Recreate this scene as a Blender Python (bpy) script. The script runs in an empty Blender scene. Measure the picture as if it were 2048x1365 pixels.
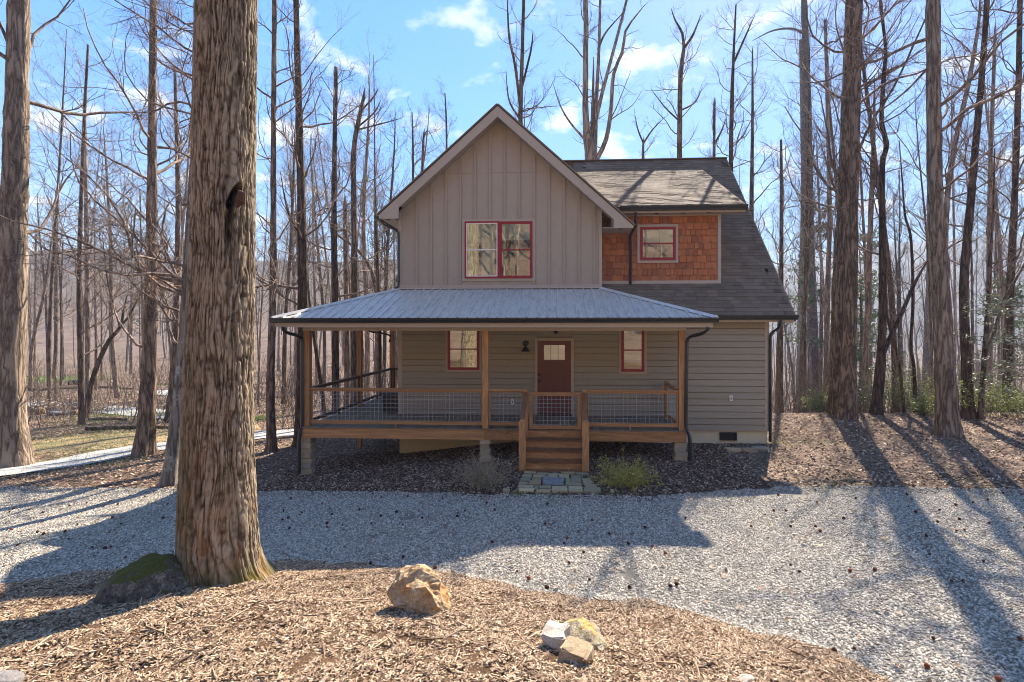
import bpy, bmesh, math, random
import numpy as np
from mathutils import Vector, Matrix, noise as mnoise

# ------------------------------------------------------------------ camera, world, sun, exposure
scene = bpy.context.scene
COL = scene.collection
F, CX, CY, TH, HC = 1040.0, 1054.0, 657.0, math.radians(3.35), 3.10   # photo pixels (2048 wide), yaw, eye height
cam_d = bpy.data.cameras.new('camera')
cam = bpy.data.objects.new('camera', cam_d)
COL.objects.link(cam)
cam.location = (0, 0, HC)
cam.rotation_euler = (math.radians(90), 0, TH)
cam_d.sensor_width = 36.0
cam_d.lens = F / 2048 * 36.0
cam_d.shift_x = -(CX - 1024.0) / 2048
cam_d.shift_y = -(682.5 - CY) / 2048
cam_d.clip_start = 0.05
cam_d.clip_end = 6000
scene.camera = cam

SUN_AZ, SUN_EL = math.radians(23.5), math.radians(41.5)                # azimuth right of the house normal
SKY_STRENGTH, SUN_STRENGTH, EXPOSURE = 0.15, 5.0, 1.80
SKY_KNEE = 2.4
world = bpy.data.worlds.new('World')
scene.world = world
world.use_nodes = True
wt = world.node_tree
wt.nodes.clear()
wo = wt.nodes.new('ShaderNodeOutputWorld')
bg = wt.nodes.new('ShaderNodeBackground')
bg.inputs['Strength'].default_value = SKY_STRENGTH
sky = wt.nodes.new('ShaderNodeTexSky')
sky.sky_type = 'NISHITA'
sky.sun_disc = False
sky.sun_elevation = SUN_EL
sky.sun_rotation = SUN_AZ
sky.altitude = 400
sky.air_density = 1.0
sky.dust_density = 0.3
sky.ozone_density = 3.8
# clouds: noise on the sky direction flattened to a layer overhead
tc = wt.nodes.new('ShaderNodeTexCoord')
sep = wt.nodes.new('ShaderNodeSeparateXYZ')
wt.links.new(tc.outputs['Generated'], sep.inputs[0])
def wmath(op, a, b=None, clamp=False):
    n = wt.nodes.new('ShaderNodeMath'); n.operation = op; n.use_clamp = clamp
    for i, v in enumerate((a, b)):
        if v is None: continue
        if isinstance(v, (int, float)): n.inputs[i].default_value = v
        else: wt.links.new(v, n.inputs[i])
    return n.outputs[0]
zc = wmath('ADD', wmath('MAXIMUM', sep.outputs['Z'], 0.0), 0.16)
comb = wt.nodes.new('ShaderNodeCombineXYZ')
wt.links.new(wmath('DIVIDE', sep.outputs['X'], zc), comb.inputs[0])
wt.links.new(wmath('DIVIDE', sep.outputs['Y'], zc), comb.inputs[1])
nz = wt.nodes.new('ShaderNodeTexNoise')
nz.inputs['Scale'].default_value = 4.0
nz.inputs['Detail'].default_value = 9
nz.inputs['Roughness'].default_value = 0.56
nz.inputs['Distortion'].default_value = 0.25
wmap = wt.nodes.new('ShaderNodeMapping')
wmap.inputs['Location'].default_value = (6.5, 11.9, 3.0)
wt.links.new(comb.outputs[0], wmap.inputs[0])
wt.links.new(wmap.outputs[0], nz.inputs['Vector'])
cr = wt.nodes.new('ShaderNodeValToRGB')
cr.color_ramp.elements[0].position = 0.55
cr.color_ramp.elements[0].color = (0, 0, 0, 1)
cr.color_ramp.elements[1].position = 0.68
cr.color_ramp.elements[1].color = (1, 1, 1, 1)
wt.links.new(nz.outputs[0], cr.inputs[0])
hsv = wt.nodes.new('ShaderNodeHueSaturation')
hsv.inputs['Saturation'].default_value = 1.3
hsv.inputs['Hue'].default_value = 0.503
wt.links.new(sky.outputs[0], hsv.inputs['Color'])
mixc = wt.nodes.new('ShaderNodeMix')
mixc.data_type = 'RGBA'
wt.links.new(wmath('MULTIPLY', wmath('MULTIPLY', cr.outputs[0], 0.88), wmath('MULTIPLY', wmath('ADD', sep.outputs['Z'], 0.02), 20.0, True)), mixc.inputs[0])
# soft shoulder so that the glow round the sun keeps some blue
lum = wt.nodes.new('ShaderNodeRGBToBW'); wt.links.new(hsv.outputs[0], lum.inputs[0])
sh = wmath('DIVIDE', 1.0, wmath('ADD', 1.0, wmath('DIVIDE', lum.outputs[0], SKY_KNEE)))
shm = wt.nodes.new('ShaderNodeVectorMath'); shm.operation = 'SCALE'
wt.links.new(hsv.outputs[0], shm.inputs[0]); wt.links.new(sh, shm.inputs['Scale'])
wt.links.new(shm.outputs[0], mixc.inputs[6])
mixc.inputs[7].default_value = (2.9, 2.85, 2.8, 1)
wt.links.new(mixc.outputs[2], bg.inputs['Color'])
wt.links.new(bg.outputs[0], wo.inputs['Surface'])

SUN_DIR = Vector((math.sin(SUN_AZ) * math.cos(SUN_EL), math.cos(SUN_AZ) * math.cos(SUN_EL), math.sin(SUN_EL)))
sun_d = bpy.data.lights.new('sun', 'SUN')
sun_d.energy = SUN_STRENGTH
sun_d.angle = math.radians(0.5)
sun_d.color = (1.0, 0.90, 0.76)
sun = bpy.data.objects.new('sun', sun_d)
sun.rotation_euler = (-SUN_DIR).to_track_quat('-Z', 'Y').to_euler()
sun.location = (8, 10, 40)
COL.objects.link(sun)
scene.view_settings.view_transform = 'Standard'
scene.view_settings.look = 'None'
scene.view_settings.exposure = EXPOSURE
scene.view_settings.gamma = 1.0
scene.view_settings.use_curve_mapping = False
scene.render.engine = 'CYCLES'
scene.cycles.filter_width = 1.0
scene.cycles.max_bounces = 6
scene.cycles.diffuse_bounces = 3
scene.cycles.glossy_bounces = 3
scene.cycles.transmission_bounces = 4
scene.cycles.transparent_max_bounces = 12
scene.cycles.caustics_reflective = False
scene.cycles.caustics_refractive = False
scene.cycles.sample_clamp_indirect = 6.0

rnd = random.Random(7)
NR = np.random.default_rng(11)
COS, SIN = math.cos(TH), math.sin(TH)

# ------------------------------------------------------------------ survey helpers: photo measurements -> metres in the world
def ray(u, v):
    x, z = (u - CX) / F, (CY - v) / F
    return (x * COS - SIN, x * SIN + COS, z)
def P(u, v, Y):                       # point of the plane Y = const
    d = ray(u, v); t = Y / d[1]
    return (t * d[0], HC + t * d[2])
def PD(u, v, D):                      # point at distance D along the view axis
    d = ray(u, v)
    return np.array((D * d[0], D * d[1], HC + D * d[2]))
def proj(X, Y, Z):
    xc, z = X * COS + Y * SIN, Y * COS - X * SIN
    return CX + F * xc / z, CY - F * (Z - HC) / z

# ------------------------------------------------------------------ terrain
def sstep(a, b, x):
    t = np.clip((x - a) / (b - a), 0, 1)
    return t * t * (3 - 2 * t)
RNGT = np.random.default_rng(3)
_LAT = RNGT.random((64, 64))
def vnoise(x, y):                     # smooth value noise, vectorised
    xi, yi = np.floor(x).astype(int), np.floor(y).astype(int)
    fx, fy = x - xi, y - yi
    fx, fy = fx * fx * (3 - 2 * fx), fy * fy * (3 - 2 * fy)
    a = _LAT[xi % 64, yi % 64]; b = _LAT[(xi + 1) % 64, yi % 64]
    c = _LAT[xi % 64, (yi + 1) % 64]; d = _LAT[(xi + 1) % 64, (yi + 1) % 64]
    return (a * (1 - fx) + b * fx) * (1 - fy) + (c * (1 - fx) + d * fx) * fy
def base_z(X, Y):
    X = np.asarray(X, float); Y = np.asarray(Y, float)
    left = sstep(3, -3, X)
    z = -0.075 * np.clip(-X - 0.5, 0, 6.5) * sstep(2, 11, Y)
    z = z - 0.035 * np.clip(Y - 11, 0, 4) * sstep(-1, -5, X)
    z = z + 0.10 * sstep(4, 9, X) * sstep(9, 15, Y)
    # beyond the house: gentle fall to the left, steep fall past the crest to the right
    z = z - left * 0.040 * np.clip(Y - 15, 0, 45)
    z = z - (1 - left) * (0.17 * np.clip(Y - 18.8 - 0.08 * np.abs(X - 9), 0, 60))
    # far hills
    hl = 0.20 * np.clip(Y - 75 + 0.10 * X, 0, 210) * sstep(30, -40, X)
    z = z + hl * (0.82 + 0.3 * vnoise(X / 70 + 5, Y / 70))
    z = z + 0.26 * np.clip(Y - 330, 0, 640) * sstep(-120, 60, X) * (0.70 + 0.42 * vnoise(X / 210 + 9.3, Y / 300 + 2))
    z = z + 0.06 * np.clip(-X - 90, 0, 300) * sstep(10, 60, Y)
    z = z + 0.17 * np.clip(X - 60, 0, 300) * sstep(10, 60, Y) * sstep(400, 120, Y) * 0.4
    # unseen wooded bank behind the viewer, made up for pane reflections and warm fill
    z = z + 0.52 * np.clip(-Y - 7, 0, 60)
    z = z + 0.05 * (vnoise(X / 1.7, Y / 1.7) - 0.5) + 0.03 * (vnoise(X / 0.6 + 3, Y / 0.6) - 0.5)
    return z
def hit(u, v, fn, smax=400):
    d = ray(u, v); t = 2.0; st = 0.02
    while t < smax:
        if HC + t * d[2] < float(fn(t * d[0], t * d[1])): break
        t += st * max(1, t * 0.3)
    return t * d[0], t * d[1]
# line where the mulched mound in the foreground meets the gravel, and far edge of the gravel
_near = [(-420, 1290), (-200, 1225), (0, 1185), (200, 1150), (350, 1136), (560, 1131), (720, 1135), (900, 1156), (1042, 1186), (1213, 1209), (1350, 1222), (1478, 1264), (1650, 1307), (1735, 1350)]
_far = [(-400, 974), (0, 977), (137, 980), (342, 979), (513, 984), (700, 986), (1038, 991), (1200, 993), (1281, 994), (1350, 991), (1449, 981), (1543, 977), (1693, 975), (1778, 977), (2048, 982), (2400, 990)]
NE = np.array([hit(u, v, base_z) for u, v in _near])
FE = np.array([hit(u, v, base_z) for u, v in _far])
NE = np.vstack([NE, [[3.6, 3.3], [5.0, 1.2], [6.5, -2.0]]])
NE[:, 0] = np.maximum.accumulate(NE[:, 0] + np.arange(len(NE)) * 1e-4)
def y_near(X): return np.interp(X, NE[:, 0], NE[:, 1])
def y_far(X): return np.interp(X, FE[:, 0], FE[:, 1])
def ground_z(X, Y):
    X = np.asarray(X, float); Y = np.asarray(Y, float)
    z = base_z(X, Y)
    d = np.clip(y_near(X) - Y, 0, 20)
    up = 1.02 * (1 - np.exp(-0.30 * d)) * (0.9 + 0.25 * vnoise(X / 1.1 + 4, Y / 1.1))
    z = z + up + (.045 * (vnoise(X / .21 + 11, Y / .21) - .5) + .03 * (vnoise(X / .09 + 2, Y / .09) - .5)) * sstep(0.05, .5, d) * (d < 6)
    z = z - 0.05 * sstep(0, 0.3, y_far(X) - Y) * sstep(0, 0.3, Y - y_near(X))     # the drive lies a little lower
    return z
def G(u, v):
    x, y = hit(u, v, ground_z)
    return np.array((x, y, float(ground_z(x, y))))

# ------------------------------------------------------------------ materials
def lin(r, g, b):
    f = lambda c: (c / 255 / 12.92) if c / 255 <= 0.04045 else ((c / 255 + 0.055) / 1.055) ** 2.4
    return (f(r), f(g), f(b), 1.0)
class Mat:
    def __init__(self, name, rough=0.8, spec=0.3):
        self.m = bpy.data.materials.new(name); self.m.use_nodes = True
        self.t = self.m.node_tree; self.t.nodes.clear()
        self.o = self.t.nodes.new('ShaderNodeOutputMaterial')
        self.b = self.t.nodes.new('ShaderNodeBsdfPrincipled')
        self.b.inputs['Roughness'].default_value = rough
        self.b.inputs['Specular IOR Level'].default_value = spec
        self.t.links.new(self.b.outputs[0], self.o.inputs['Surface'])
        self._tc = None
    def n(self, typ, **kw):
        nd = self.t.nodes.new(typ)
        for k, v in kw.items(): setattr(nd, k, v)
        return nd
    def l(self, a, b): self.t.links.new(a, b)
    def coord(self, kind='Object', scale=(1, 1, 1), rot=(0, 0, 0)):
        if self._tc is None: self._tc = self.n('ShaderNodeTexCoord')
        mp = self.n('ShaderNodeMapping')
        mp.inputs['Scale'].default_value = scale
        mp.inputs['Rotation'].default_value = rot
        self.l(self._tc.outputs[kind], mp.inputs[0])
        return mp.outputs[0]
    def noise(self, vec, scale, detail=4, rough=0.6, w=None, dist=0.0):
        nd = self.n('ShaderNodeTexNoise')
        if w is not None:
            nd.noise_dimensions = '4D'; self.l(w, nd.inputs['W'])
        nd.inputs['Scale'].default_value = scale; nd.inputs['Detail'].default_value = detail
        nd.inputs['Roughness'].default_value = rough; nd.inputs['Distortion'].default_value = dist
        self.l(vec, nd.inputs['Vector'])
        return nd.outputs[0]
    def vor(self, vec, scale, feature='F1', out='Distance', rand=1.0):
        nd = self.n('ShaderNodeTexVoronoi', feature=feature)
        nd.inputs['Scale'].default_value = scale; nd.inputs['Randomness'].default_value = rand
        self.l(vec, nd.inputs['Vector'])
        return nd.outputs[out]
    def ramp(self, fac, stops, interp='LINEAR'):
        nd = self.n('ShaderNodeValToRGB'); r = nd.color_ramp; r.interpolation = interp
        while len(r.elements) > 1: r.elements.remove(r.elements[-1])
        r.elements[0].position, r.elements[0].color = stops[0]
        for p, c in stops[1:]:
            e = r.elements.new(p); e.color = c
        self.l(fac, nd.inputs[0])
        return nd.outputs[0]
    def mix(self, fac, a, b, blend='MIX'):
        nd = self.n('ShaderNodeMix', data_type='RGBA', blend_type=blend)
        for i, v in ((0, fac), (6, a), (7, b)):
            if isinstance(v, (int, float)): nd.inputs[i].default_value = v
            elif isinstance(v, tuple): nd.inputs[i].default_value = v
            else: self.l(v, nd.inputs[i])
        return nd.outputs[2]
    def math(self, op, a, b=None, clamp=False):
        nd = self.n('ShaderNodeMath', operation=op, use_clamp=clamp)
        for i, v in enumerate((a, b)):
            if v is None: continue
            if isinstance(v, (int, float)): nd.inputs[i].default_value = v
            else: self.l(v, nd.inputs[i])
        return nd.outputs[0]
    def rand(self):
        return self.n('ShaderNodeObjectInfo').outputs['Random']
    def bump(self, h, dist=0.01, strength=1.0):
        nd = self.n('ShaderNodeBump')
        nd.inputs['Distance'].default_value = dist; nd.inputs['Strength'].default_value = strength
        self.l(h, nd.inputs['Height']); self.l(nd.outputs[0], self.b.inputs['Normal'])
    def color(self, c):
        if isinstance(c, tuple): self.b.inputs['Base Color'].default_value = c
        else: self.l(c, self.b.inputs['Base Color'])
    def val(self, c, f):                     # multiply a colour's value by a factor socket
        nd = self.n('ShaderNodeHueSaturation')
        self.l(f, nd.inputs['Value'])
        if isinstance(c, tuple): nd.inputs['Color'].default_value = c
        else: self.l(c, nd.inputs['Color'])
        return nd.outputs[0]

def paint(name, c, rough=0.6, var=0.10, bump=0.0015, spec=0.3):
    M = Mat(name, rough, spec)
    w = M.rand()
    n = M.noise(M.coord('Object'), 3.0, 5, 0.65, w=w)
    f = M.math('ADD', M.math('MULTIPLY', n, 2 * var), M.math('ADD', M.math('MULTIPLY', w, var * 0.7), 1 - 1.35 * var))
    M.color(M.val(c, f))
    n2 = M.noise(M.coord('Object'), 40, 3, 0.6)
    M.bump(n2, bump, 0.5)
    return M.m
def wood(name, c1, c2, rough=0.55):
    M = Mat(name, rough, 0.35)
    w = M.math('MULTIPLY', M.rand(), 30.0)
    n = M.noise(M.coord('Object', (6, 6, 6)), 1.0, 6, 0.6, w=w, dist=0.4)
    kn = M.noise(M.coord('Object', (2.3, 2.3, 2.3)), 1.0, 2, 0.5, w=w)
    col = M.ramp(n, [(0.28, c1), (0.72, c2)])
    col = M.val(col, M.math('ADD', M.math('MULTIPLY', kn, 0.9), 0.55))
    col = M.val(col, M.math('ADD', M.math('MULTIPLY', M.rand(), 0.35), 0.82))
    M.color(col); M.bump(n, 0.002, 0.4)
    return M.m
def bark(name, dark, light, scale=9.0, moss=None, lich=None, bumpd=0.03):
    M = Mat(name, 0.95, 0.1)
    w = M.math('MULTIPLY', M.rand(), 20.0)
    v = M.coord('Object', (1, 1, 0.16))
    n = M.noise(v, scale, 3, 0.5, w=w, dist=0.5)
    n = M.math('MULTIPLY', M.math('ABSOLUTE', M.math('SUBTRACT', n, 0.5)), 7.0, True)
    g = M.noise(M.coord('Object', (1, 1, .3)), scale * 5, 4, 0.7, w=w)
    n = M.math('ADD', M.math('MULTIPLY', n, .65), M.math('MULTIPLY', g, .5))
    b = M.noise(M.coord('Object'), 1.1, 4, 0.6, w=w)
    col = M.ramp(n, [(0.22, dark), (0.78, light)])
    col = M.val(col, M.math('ADD', M.math('MULTIPLY', b, 0.9), 0.5))
    col = M.val(col, M.math('ADD', M.math('MULTIPLY', M.rand(), 0.5), 0.80))
    if lich:
        q = M.noise(M.coord('Object'), 3.2, 6, 0.7, w=w)
        col = M.mix(M.ramp(q, [(0.52, (0, 0, 0, 1)), (0.64, (0.8, 0.8, 0.8, 1))]), col, lich)
    M.color(col); M.bump(n, bumpd, 0.9)
    return M.m

TAUPE = lin(158, 146, 132); TAUPE_D = lin(150, 139, 126)
M_siding = paint('taupe_siding_paint', lin(157, 148, 128), 0.55, 0.13)
M_panel = paint('taupe_panel_paint', lin(171, 156, 136), 0.6, 0.11)
M_trim = paint('taupe_trim_paint', lin(181, 166, 146), 0.55, 0.05)
M_soffit = paint('soffit_paint', lin(160, 146, 132), 0.6, 0.05)
M_red = paint('red_window_paint', lin(150, 34, 42), 0.4, 0.06, spec=0.4)
M_door = paint('brown_red_door_paint', lin(112, 62, 44), 0.45, 0.05, 0.0, spec=0.4)
M_white = paint('white_vinyl', lin(235, 226, 215), 0.45, 0.03)
M_black = paint('black_metal', lin(24, 24, 26), 0.38, 0.1, spec=0.5)
M_gutter = paint('dark_bronze_gutter', lin(40, 38, 38), 0.33, 0.12, spec=0.5)
M_found = paint('cream_foundation_stucco', lin(214, 202, 166), 0.85, 0.14, 0.004)
M_wood = wood('stained_cedar', lin(132, 92, 56), lin(196, 144, 92))
M_tread = wood('stained_tread', lin(92, 56, 34), lin(146, 98, 62))
M_deck = wood('weathered_deck_stain', lin(100, 86, 70), lin(144, 126, 104))
M_wood_shade = wood('shade_darkened_rail', lin(60, 38, 26), lin(104, 66, 42))  # cedar stain darkened: shade on the side railings painted into the colour
M_vent = paint('vent_black', lin(20, 19, 18), 0.7, 0.2)
M_blind = paint('pale_blind', lin(226, 222, 196), 0.8, 0.06)
M_curtain = paint('pale_curtain', lin(214, 214, 200), 0.85, 0.1)
M_inner = paint('unlit_room_backing', lin(46, 42, 38), 0.9, 0.1)  # dark backing sheet, painted in place of the unlit room behind the panes
M_mesh = paint('galvanised_wire', lin(176, 180, 178), 0.4, 0.05, spec=0.6)

def mk_metal():
    M = Mat('galvanised_roof_metal', 0.34, 0.5)
    M.b.inputs['Metallic'].default_value = 0.08
    w = M.math('MULTIPLY', M.rand(), 9.0)
    n = M.noise(M.coord('Object', (6, 0.9, 0.9)), 2.6, 6, 0.7, w=w)
    col = M.ramp(n, [(0.30, lin(166, 158, 146)), (0.5, lin(206, 197, 182)), (0.8, lin(222, 213, 198))])
    M.color(col)
    M.l(M.ramp(n, [(0.3, (0.5,) * 3 + (1,)), (0.7, (0.3,) * 3 + (1,))]), M.b.inputs['Roughness'])
    M.bump(n, 0.004, 0.4)
    return M.m
M_metal = mk_metal()
def mk_shingle():
    M = Mat('asphalt_shingle', 0.9, 0.2)
    at = M.n('ShaderNodeAttribute', attribute_name='tone')
    f = M.math('FRACT', M.math('ADD', at.outputs['Fac'], M.rand()))
    g = M.noise(M.coord('Object'), 160, 2, 0.7)
    b = M.noise(M.coord('Object'), 0.8, 3, 0.6)
    col = M.ramp(f, [(0.0, lin(112, 95, 78)), (0.5, lin(120, 102, 84)), (1.0, lin(132, 113, 94))])
    col = M.val(col, M.math('ADD', M.math('MULTIPLY', g, 0.7), 0.62))
    M.color(col); M.bump(g, 0.003, 0.6)
    return M.m
M_shingle = mk_shingle()
def mk_shake():
    M = Mat('cedar_shake_stain', 0.7, 0.25)
    r = M.rand()
    w = M.math('MULTIPLY', r, 30.0)
    n = M.noise(M.coord('Object', (16, 2, 1.2)), 1.0, 5, 0.65, w=w)
    col = M.ramp(r, [(0.0, lin(150, 90, 58)), (0.4, lin(174, 106, 64)), (0.75, lin(190, 118, 70)), (1.0, lin(158, 98, 66))])
    col = M.val(col, M.math('ADD', M.math('MULTIPLY', n, 0.9), 0.5))
    M.color(col); M.bump(n, 0.004, 0.6)
    return M.m
M_shake = mk_shake()
def mk_glass():
    M = Mat('window_glass', 0.02, 0.5)
    gl = M.n('ShaderNodeBsdfGlossy'); gl.inputs['Roughness'].default_value = 0.015
    gl.inputs['Color'].default_value = (0.95, 0.97, 0.95, 1)
    tr = M.n('ShaderNodeBsdfTransparent'); tr.inputs['Color'].default_value = (0.8, 0.84, 0.8, 1)
    n = M.noise(M.coord('Object', (1, 1, 1)), 1.6, 2, 0.5)
    bp = M.n('ShaderNodeBump'); bp.inputs['Distance'].default_value = 0.012; bp.inputs['Strength'].default_value = 0.08
    M.l(n, bp.inputs['Height']); M.l(bp.outputs[0], gl.inputs['Normal'])
    mx = M.n('ShaderNodeMixShader'); mx.inputs[0].default_value = 0.24
    M.l(tr.outputs[0], mx.inputs[1]); M.l(gl.outputs[0], mx.inputs[2])
    M.l(mx.outputs[0], M.o.inputs['Surface'])
    return M.m
M_glass = mk_glass()
M_bark = bark('grey_brown_bark', lin(66, 52, 42), lin(140, 120, 102))
M_bark_dark = bark('dark_bark', lin(56, 44, 36), lin(116, 96, 80))
M_bark_pale = bark('pale_bark', lin(92, 78, 66), lin(168, 148, 128), 8)
M_bark_lichen = bark('lichen_grey_bark', lin(82, 74, 66), lin(140, 130, 118), 7, lich=lin(176, 176, 168), bumpd=0.01)
M_twig = bark('twig_bark', lin(98, 82, 72), lin(168, 146, 128), 5, bumpd=0.004)
M_stub = paint('torn_orange_wood', lin(196, 128, 62), 0.9, 0.2, 0.01)

def mk_ground(name, stops, scale, fine=60, bumpd=0.02, tint=None, rough=0.95):
    M = Mat(name, rough, 0.15)
    v = M.coord('Object')
    a = M.noise(v, fine, 5, 0.75)
    b = M.noise(v, scale, 5, 0.65)
    f = M.math('ADD', M.math('MULTIPLY', a, 0.62), M.math('MULTIPLY', b, 0.38))
    col = M.ramp(f, stops)
    if tint:
        g = M.noise(v, tint[2], 5, 0.7)
        col = M.mix(M.ramp(g, [(tint[3], (0, 0, 0, 1)), (tint[3] + 0.12, (tint[1],) * 3 + (1,))]), col, tint[0])
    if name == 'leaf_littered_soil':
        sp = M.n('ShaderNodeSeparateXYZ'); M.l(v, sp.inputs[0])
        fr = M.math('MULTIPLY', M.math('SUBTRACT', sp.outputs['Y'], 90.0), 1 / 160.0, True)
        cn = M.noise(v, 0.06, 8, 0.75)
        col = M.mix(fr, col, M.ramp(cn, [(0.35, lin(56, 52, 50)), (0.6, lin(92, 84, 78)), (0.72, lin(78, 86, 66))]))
    M.color(col); M.bump(a, bumpd, 1.0)
    return M.m
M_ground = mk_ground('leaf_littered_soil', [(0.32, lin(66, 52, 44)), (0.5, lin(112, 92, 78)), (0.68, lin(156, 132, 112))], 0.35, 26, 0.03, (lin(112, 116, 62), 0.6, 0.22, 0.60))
M_gravel = mk_ground('crushed_grey_stone', [(0.30, lin(84, 80, 72)), (0.5, lin(124, 118, 108)), (0.7, lin(160, 152, 140))], 0.5, 48, 0.02, (lin(96, 98, 78), 0.5, 0.35, 0.58))
M_mulch = mk_ground('tan_wood_mulch', [(0.32, lin(46, 33, 24)), (0.5, lin(96, 72, 52)), (0.66, lin(146, 116, 86))], 0.9, 55, 0.03)
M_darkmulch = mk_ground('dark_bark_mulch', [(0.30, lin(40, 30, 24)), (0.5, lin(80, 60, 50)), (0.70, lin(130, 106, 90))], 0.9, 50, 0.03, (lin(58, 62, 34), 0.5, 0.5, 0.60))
M_road = mk_ground('pale_gravel_road', [(0.3, lin(128, 126, 122)), (0.5, lin(164, 162, 158)), (0.7, lin(188, 186, 180))], 0.4, 30, 0.01)
def instcol(name, stops, rough=0.9, spec=0.2, bumpn=None):
    M = Mat(name, rough, spec)
    M.color(M.ramp(M.rand(), stops))
    return M.m
M_stone = instcol('gravel_stone', [(0, lin(114, 107, 96)), (0.3, lin(148, 140, 126)), (0.7, lin(178, 169, 154)), (1, lin(212, 202, 185))], 0.85)
M_chip = instcol('wood_chip', [(0, lin(70, 54, 41)), (0.25, lin(122, 99, 77)), (0.7, lin(162, 137, 110)), (1, lin(200, 178, 150))])
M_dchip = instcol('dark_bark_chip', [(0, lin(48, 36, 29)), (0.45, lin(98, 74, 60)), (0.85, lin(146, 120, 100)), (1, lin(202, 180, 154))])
M_leaf = instcol('fallen_leaf', [(0, lin(82, 63, 50)), (0.4, lin(130, 106, 86)), (0.8, lin(168, 142, 118)), (1, lin(202, 178, 152))], 0.8)
M_ball = instcol('seed_ball', [(0, lin(58, 32, 24)), (0.6, lin(98, 52, 36)), (1, lin(132, 70, 46))])
def leafmat(name, c1, c2, trans=0.22, rough=0.5, spec=0.4):
    M = Mat(name, rough, spec)
    at = M.n('ShaderNodeAttribute', attribute_name='tone')
    col = M.ramp(at.outputs['Fac'], [(0, c1), (1, c2)])
    M.color(col)
    tl = M.n('ShaderNodeBsdfTranslucent'); M.l(col, tl.inputs['Color'])
    mx = M.n('ShaderNodeMixShader'); mx.inputs[0].default_value = trans
    M.l(M.b.outputs[0], mx.inputs[1]); M.l(tl.outputs[0], mx.inputs[2])
    M.l(mx.outputs[0], M.o.inputs['Surface'])
    return M.m
M_green = leafmat('bush_leaf_green', lin(84, 98, 46), lin(166, 174, 100))
M_pine = leafmat('pine_needle', lin(46, 62, 40), lin(104, 122, 78))
M_holly = leafmat('holly_leaf', lin(74, 90, 60), lin(160, 168, 134), 0.12, 0.6, 0.25)
M_yellow = leafmat('yellow_green_stem', lin(132, 120, 50), lin(204, 192, 96))
M_drygrass = leafmat('dry_stem', lin(120, 104, 80), lin(196, 178, 144))
M_grass = leafmat('grass_blade', lin(74, 104, 40), lin(142, 166, 76))

def mk_rock(name, stops, scale=5.0, bumpd=0.03, moss=None, stain=None):
    M = Mat(name, 0.9, 0.2)
    v = M.coord('Object')
    a = M.noise(v, scale, 8, 0.7); b = M.noise(v, scale * 5, 5, 0.7)
    f = M.math('ADD', M.math('MULTIPLY', a, 0.6), M.math('MULTIPLY', b, 0.4))
    col = M.ramp(f, stops)
    if stain:
        q = M.noise(v, scale * 0.6, 4, 0.6, dist=0.5)
        col = M.mix(M.ramp(q, [(0.48, (0, 0, 0, 1)), (0.62, (0.85,) * 3 + (1,))]), col, stain)
    if moss:
        g = M.n('ShaderNodeNewGeometry'); s = M.n('ShaderNodeSeparateXYZ')
        M.l(g.outputs['Normal'], s.inputs[0])
        q = M.math('ADD', s.outputs['Z'], M.math('MULTIPLY', M.math('SUBTRACT', a, 0.5), 1.6))
        mv = M.mix(b, tuple(x * .45 for x in moss[:3]) + (1,), tuple(min(1, x * 1.5) for x in moss[:3]) + (1,))
        col = M.mix(M.ramp(q, [(0.50, (0, 0, 0, 1)), (0.86, (1, 1, 1, 1))]), col, mv)
    M.color(col)
    M.bump(M.math('ADD', M.math('MULTIPLY', a, 0.7), M.math('MULTIPLY', b, 0.3)), bumpd, 1.0)
    return M.m
M_rock_moss = mk_rock('mossy_rock', [(0.36, lin(44, 38, 32)), (0.5, lin(104, 92, 84)), (0.64, lin(176, 162, 150))], 9, 0.05, moss=lin(84, 80, 22))
M_rock_tan = mk_rock('rusty_tan_rock', [(0.34, lin(104, 80, 56)), (0.5, lin(168, 142, 108)), (0.66, lin(210, 190, 156))], 7, 0.035, stain=lin(168, 122, 74))
M_rock_white = mk_rock('white_quartz', [(0.36, lin(176, 158, 136)), (0.48, lin(216, 202, 182)), (0.64, lin(236, 226, 210))], 7, 0.03)
M_rock_pink = mk_rock('pinkish_tan_block', [(0.36, lin(140, 112, 82)), (0.5, lin(192, 166, 132)), (0.64, lin(214, 192, 160))], 7, 0.03)
M_rock_lichen = mk_rock('yellow_lichen_rock', [(0.36, lin(84, 72, 54)), (0.5, lin(156, 142, 116)), (0.64, lin(206, 194, 168))], 12, 0.05, stain=lin(182, 152, 84))
M_rock_grey = mk_rock('grey_rock', [(0.3, lin(86, 82, 80)), (0.5, lin(132, 126, 122)), (0.7, lin(168, 160, 154))], 5, 0.02)
def mk_flag():
    M = Mat('flagstone', 0.85, 0.25)
    r = M.rand(); v = M.coord('Object')
    n = M.noise(v, 1.6, 6, 0.7, w=M.math('MULTIPLY', r, 20))
    col = M.ramp(r, [(0, lin(150, 124, 88)), (0.3, lin(176, 154, 118)), (0.6, lin(136, 124, 96)), (0.85, lin(196, 172, 130)), (1, lin(126, 122, 88))])
    M.color(M.val(col, M.math('ADD', M.math('MULTIPLY', n, 0.8), 0.6)))
    M.bump(n, 0.012, 0.8)
    return M.m
M_flag = mk_flag()
M_straw = mk_ground('dry_straw_field', [(0.3, lin(112, 94, 68)), (0.5, lin(154, 132, 98)), (0.7, lin(186, 166, 130))], 0.4, 24, 0.02, (lin(110, 122, 58), 0.6, 0.3, 0.56))
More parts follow.
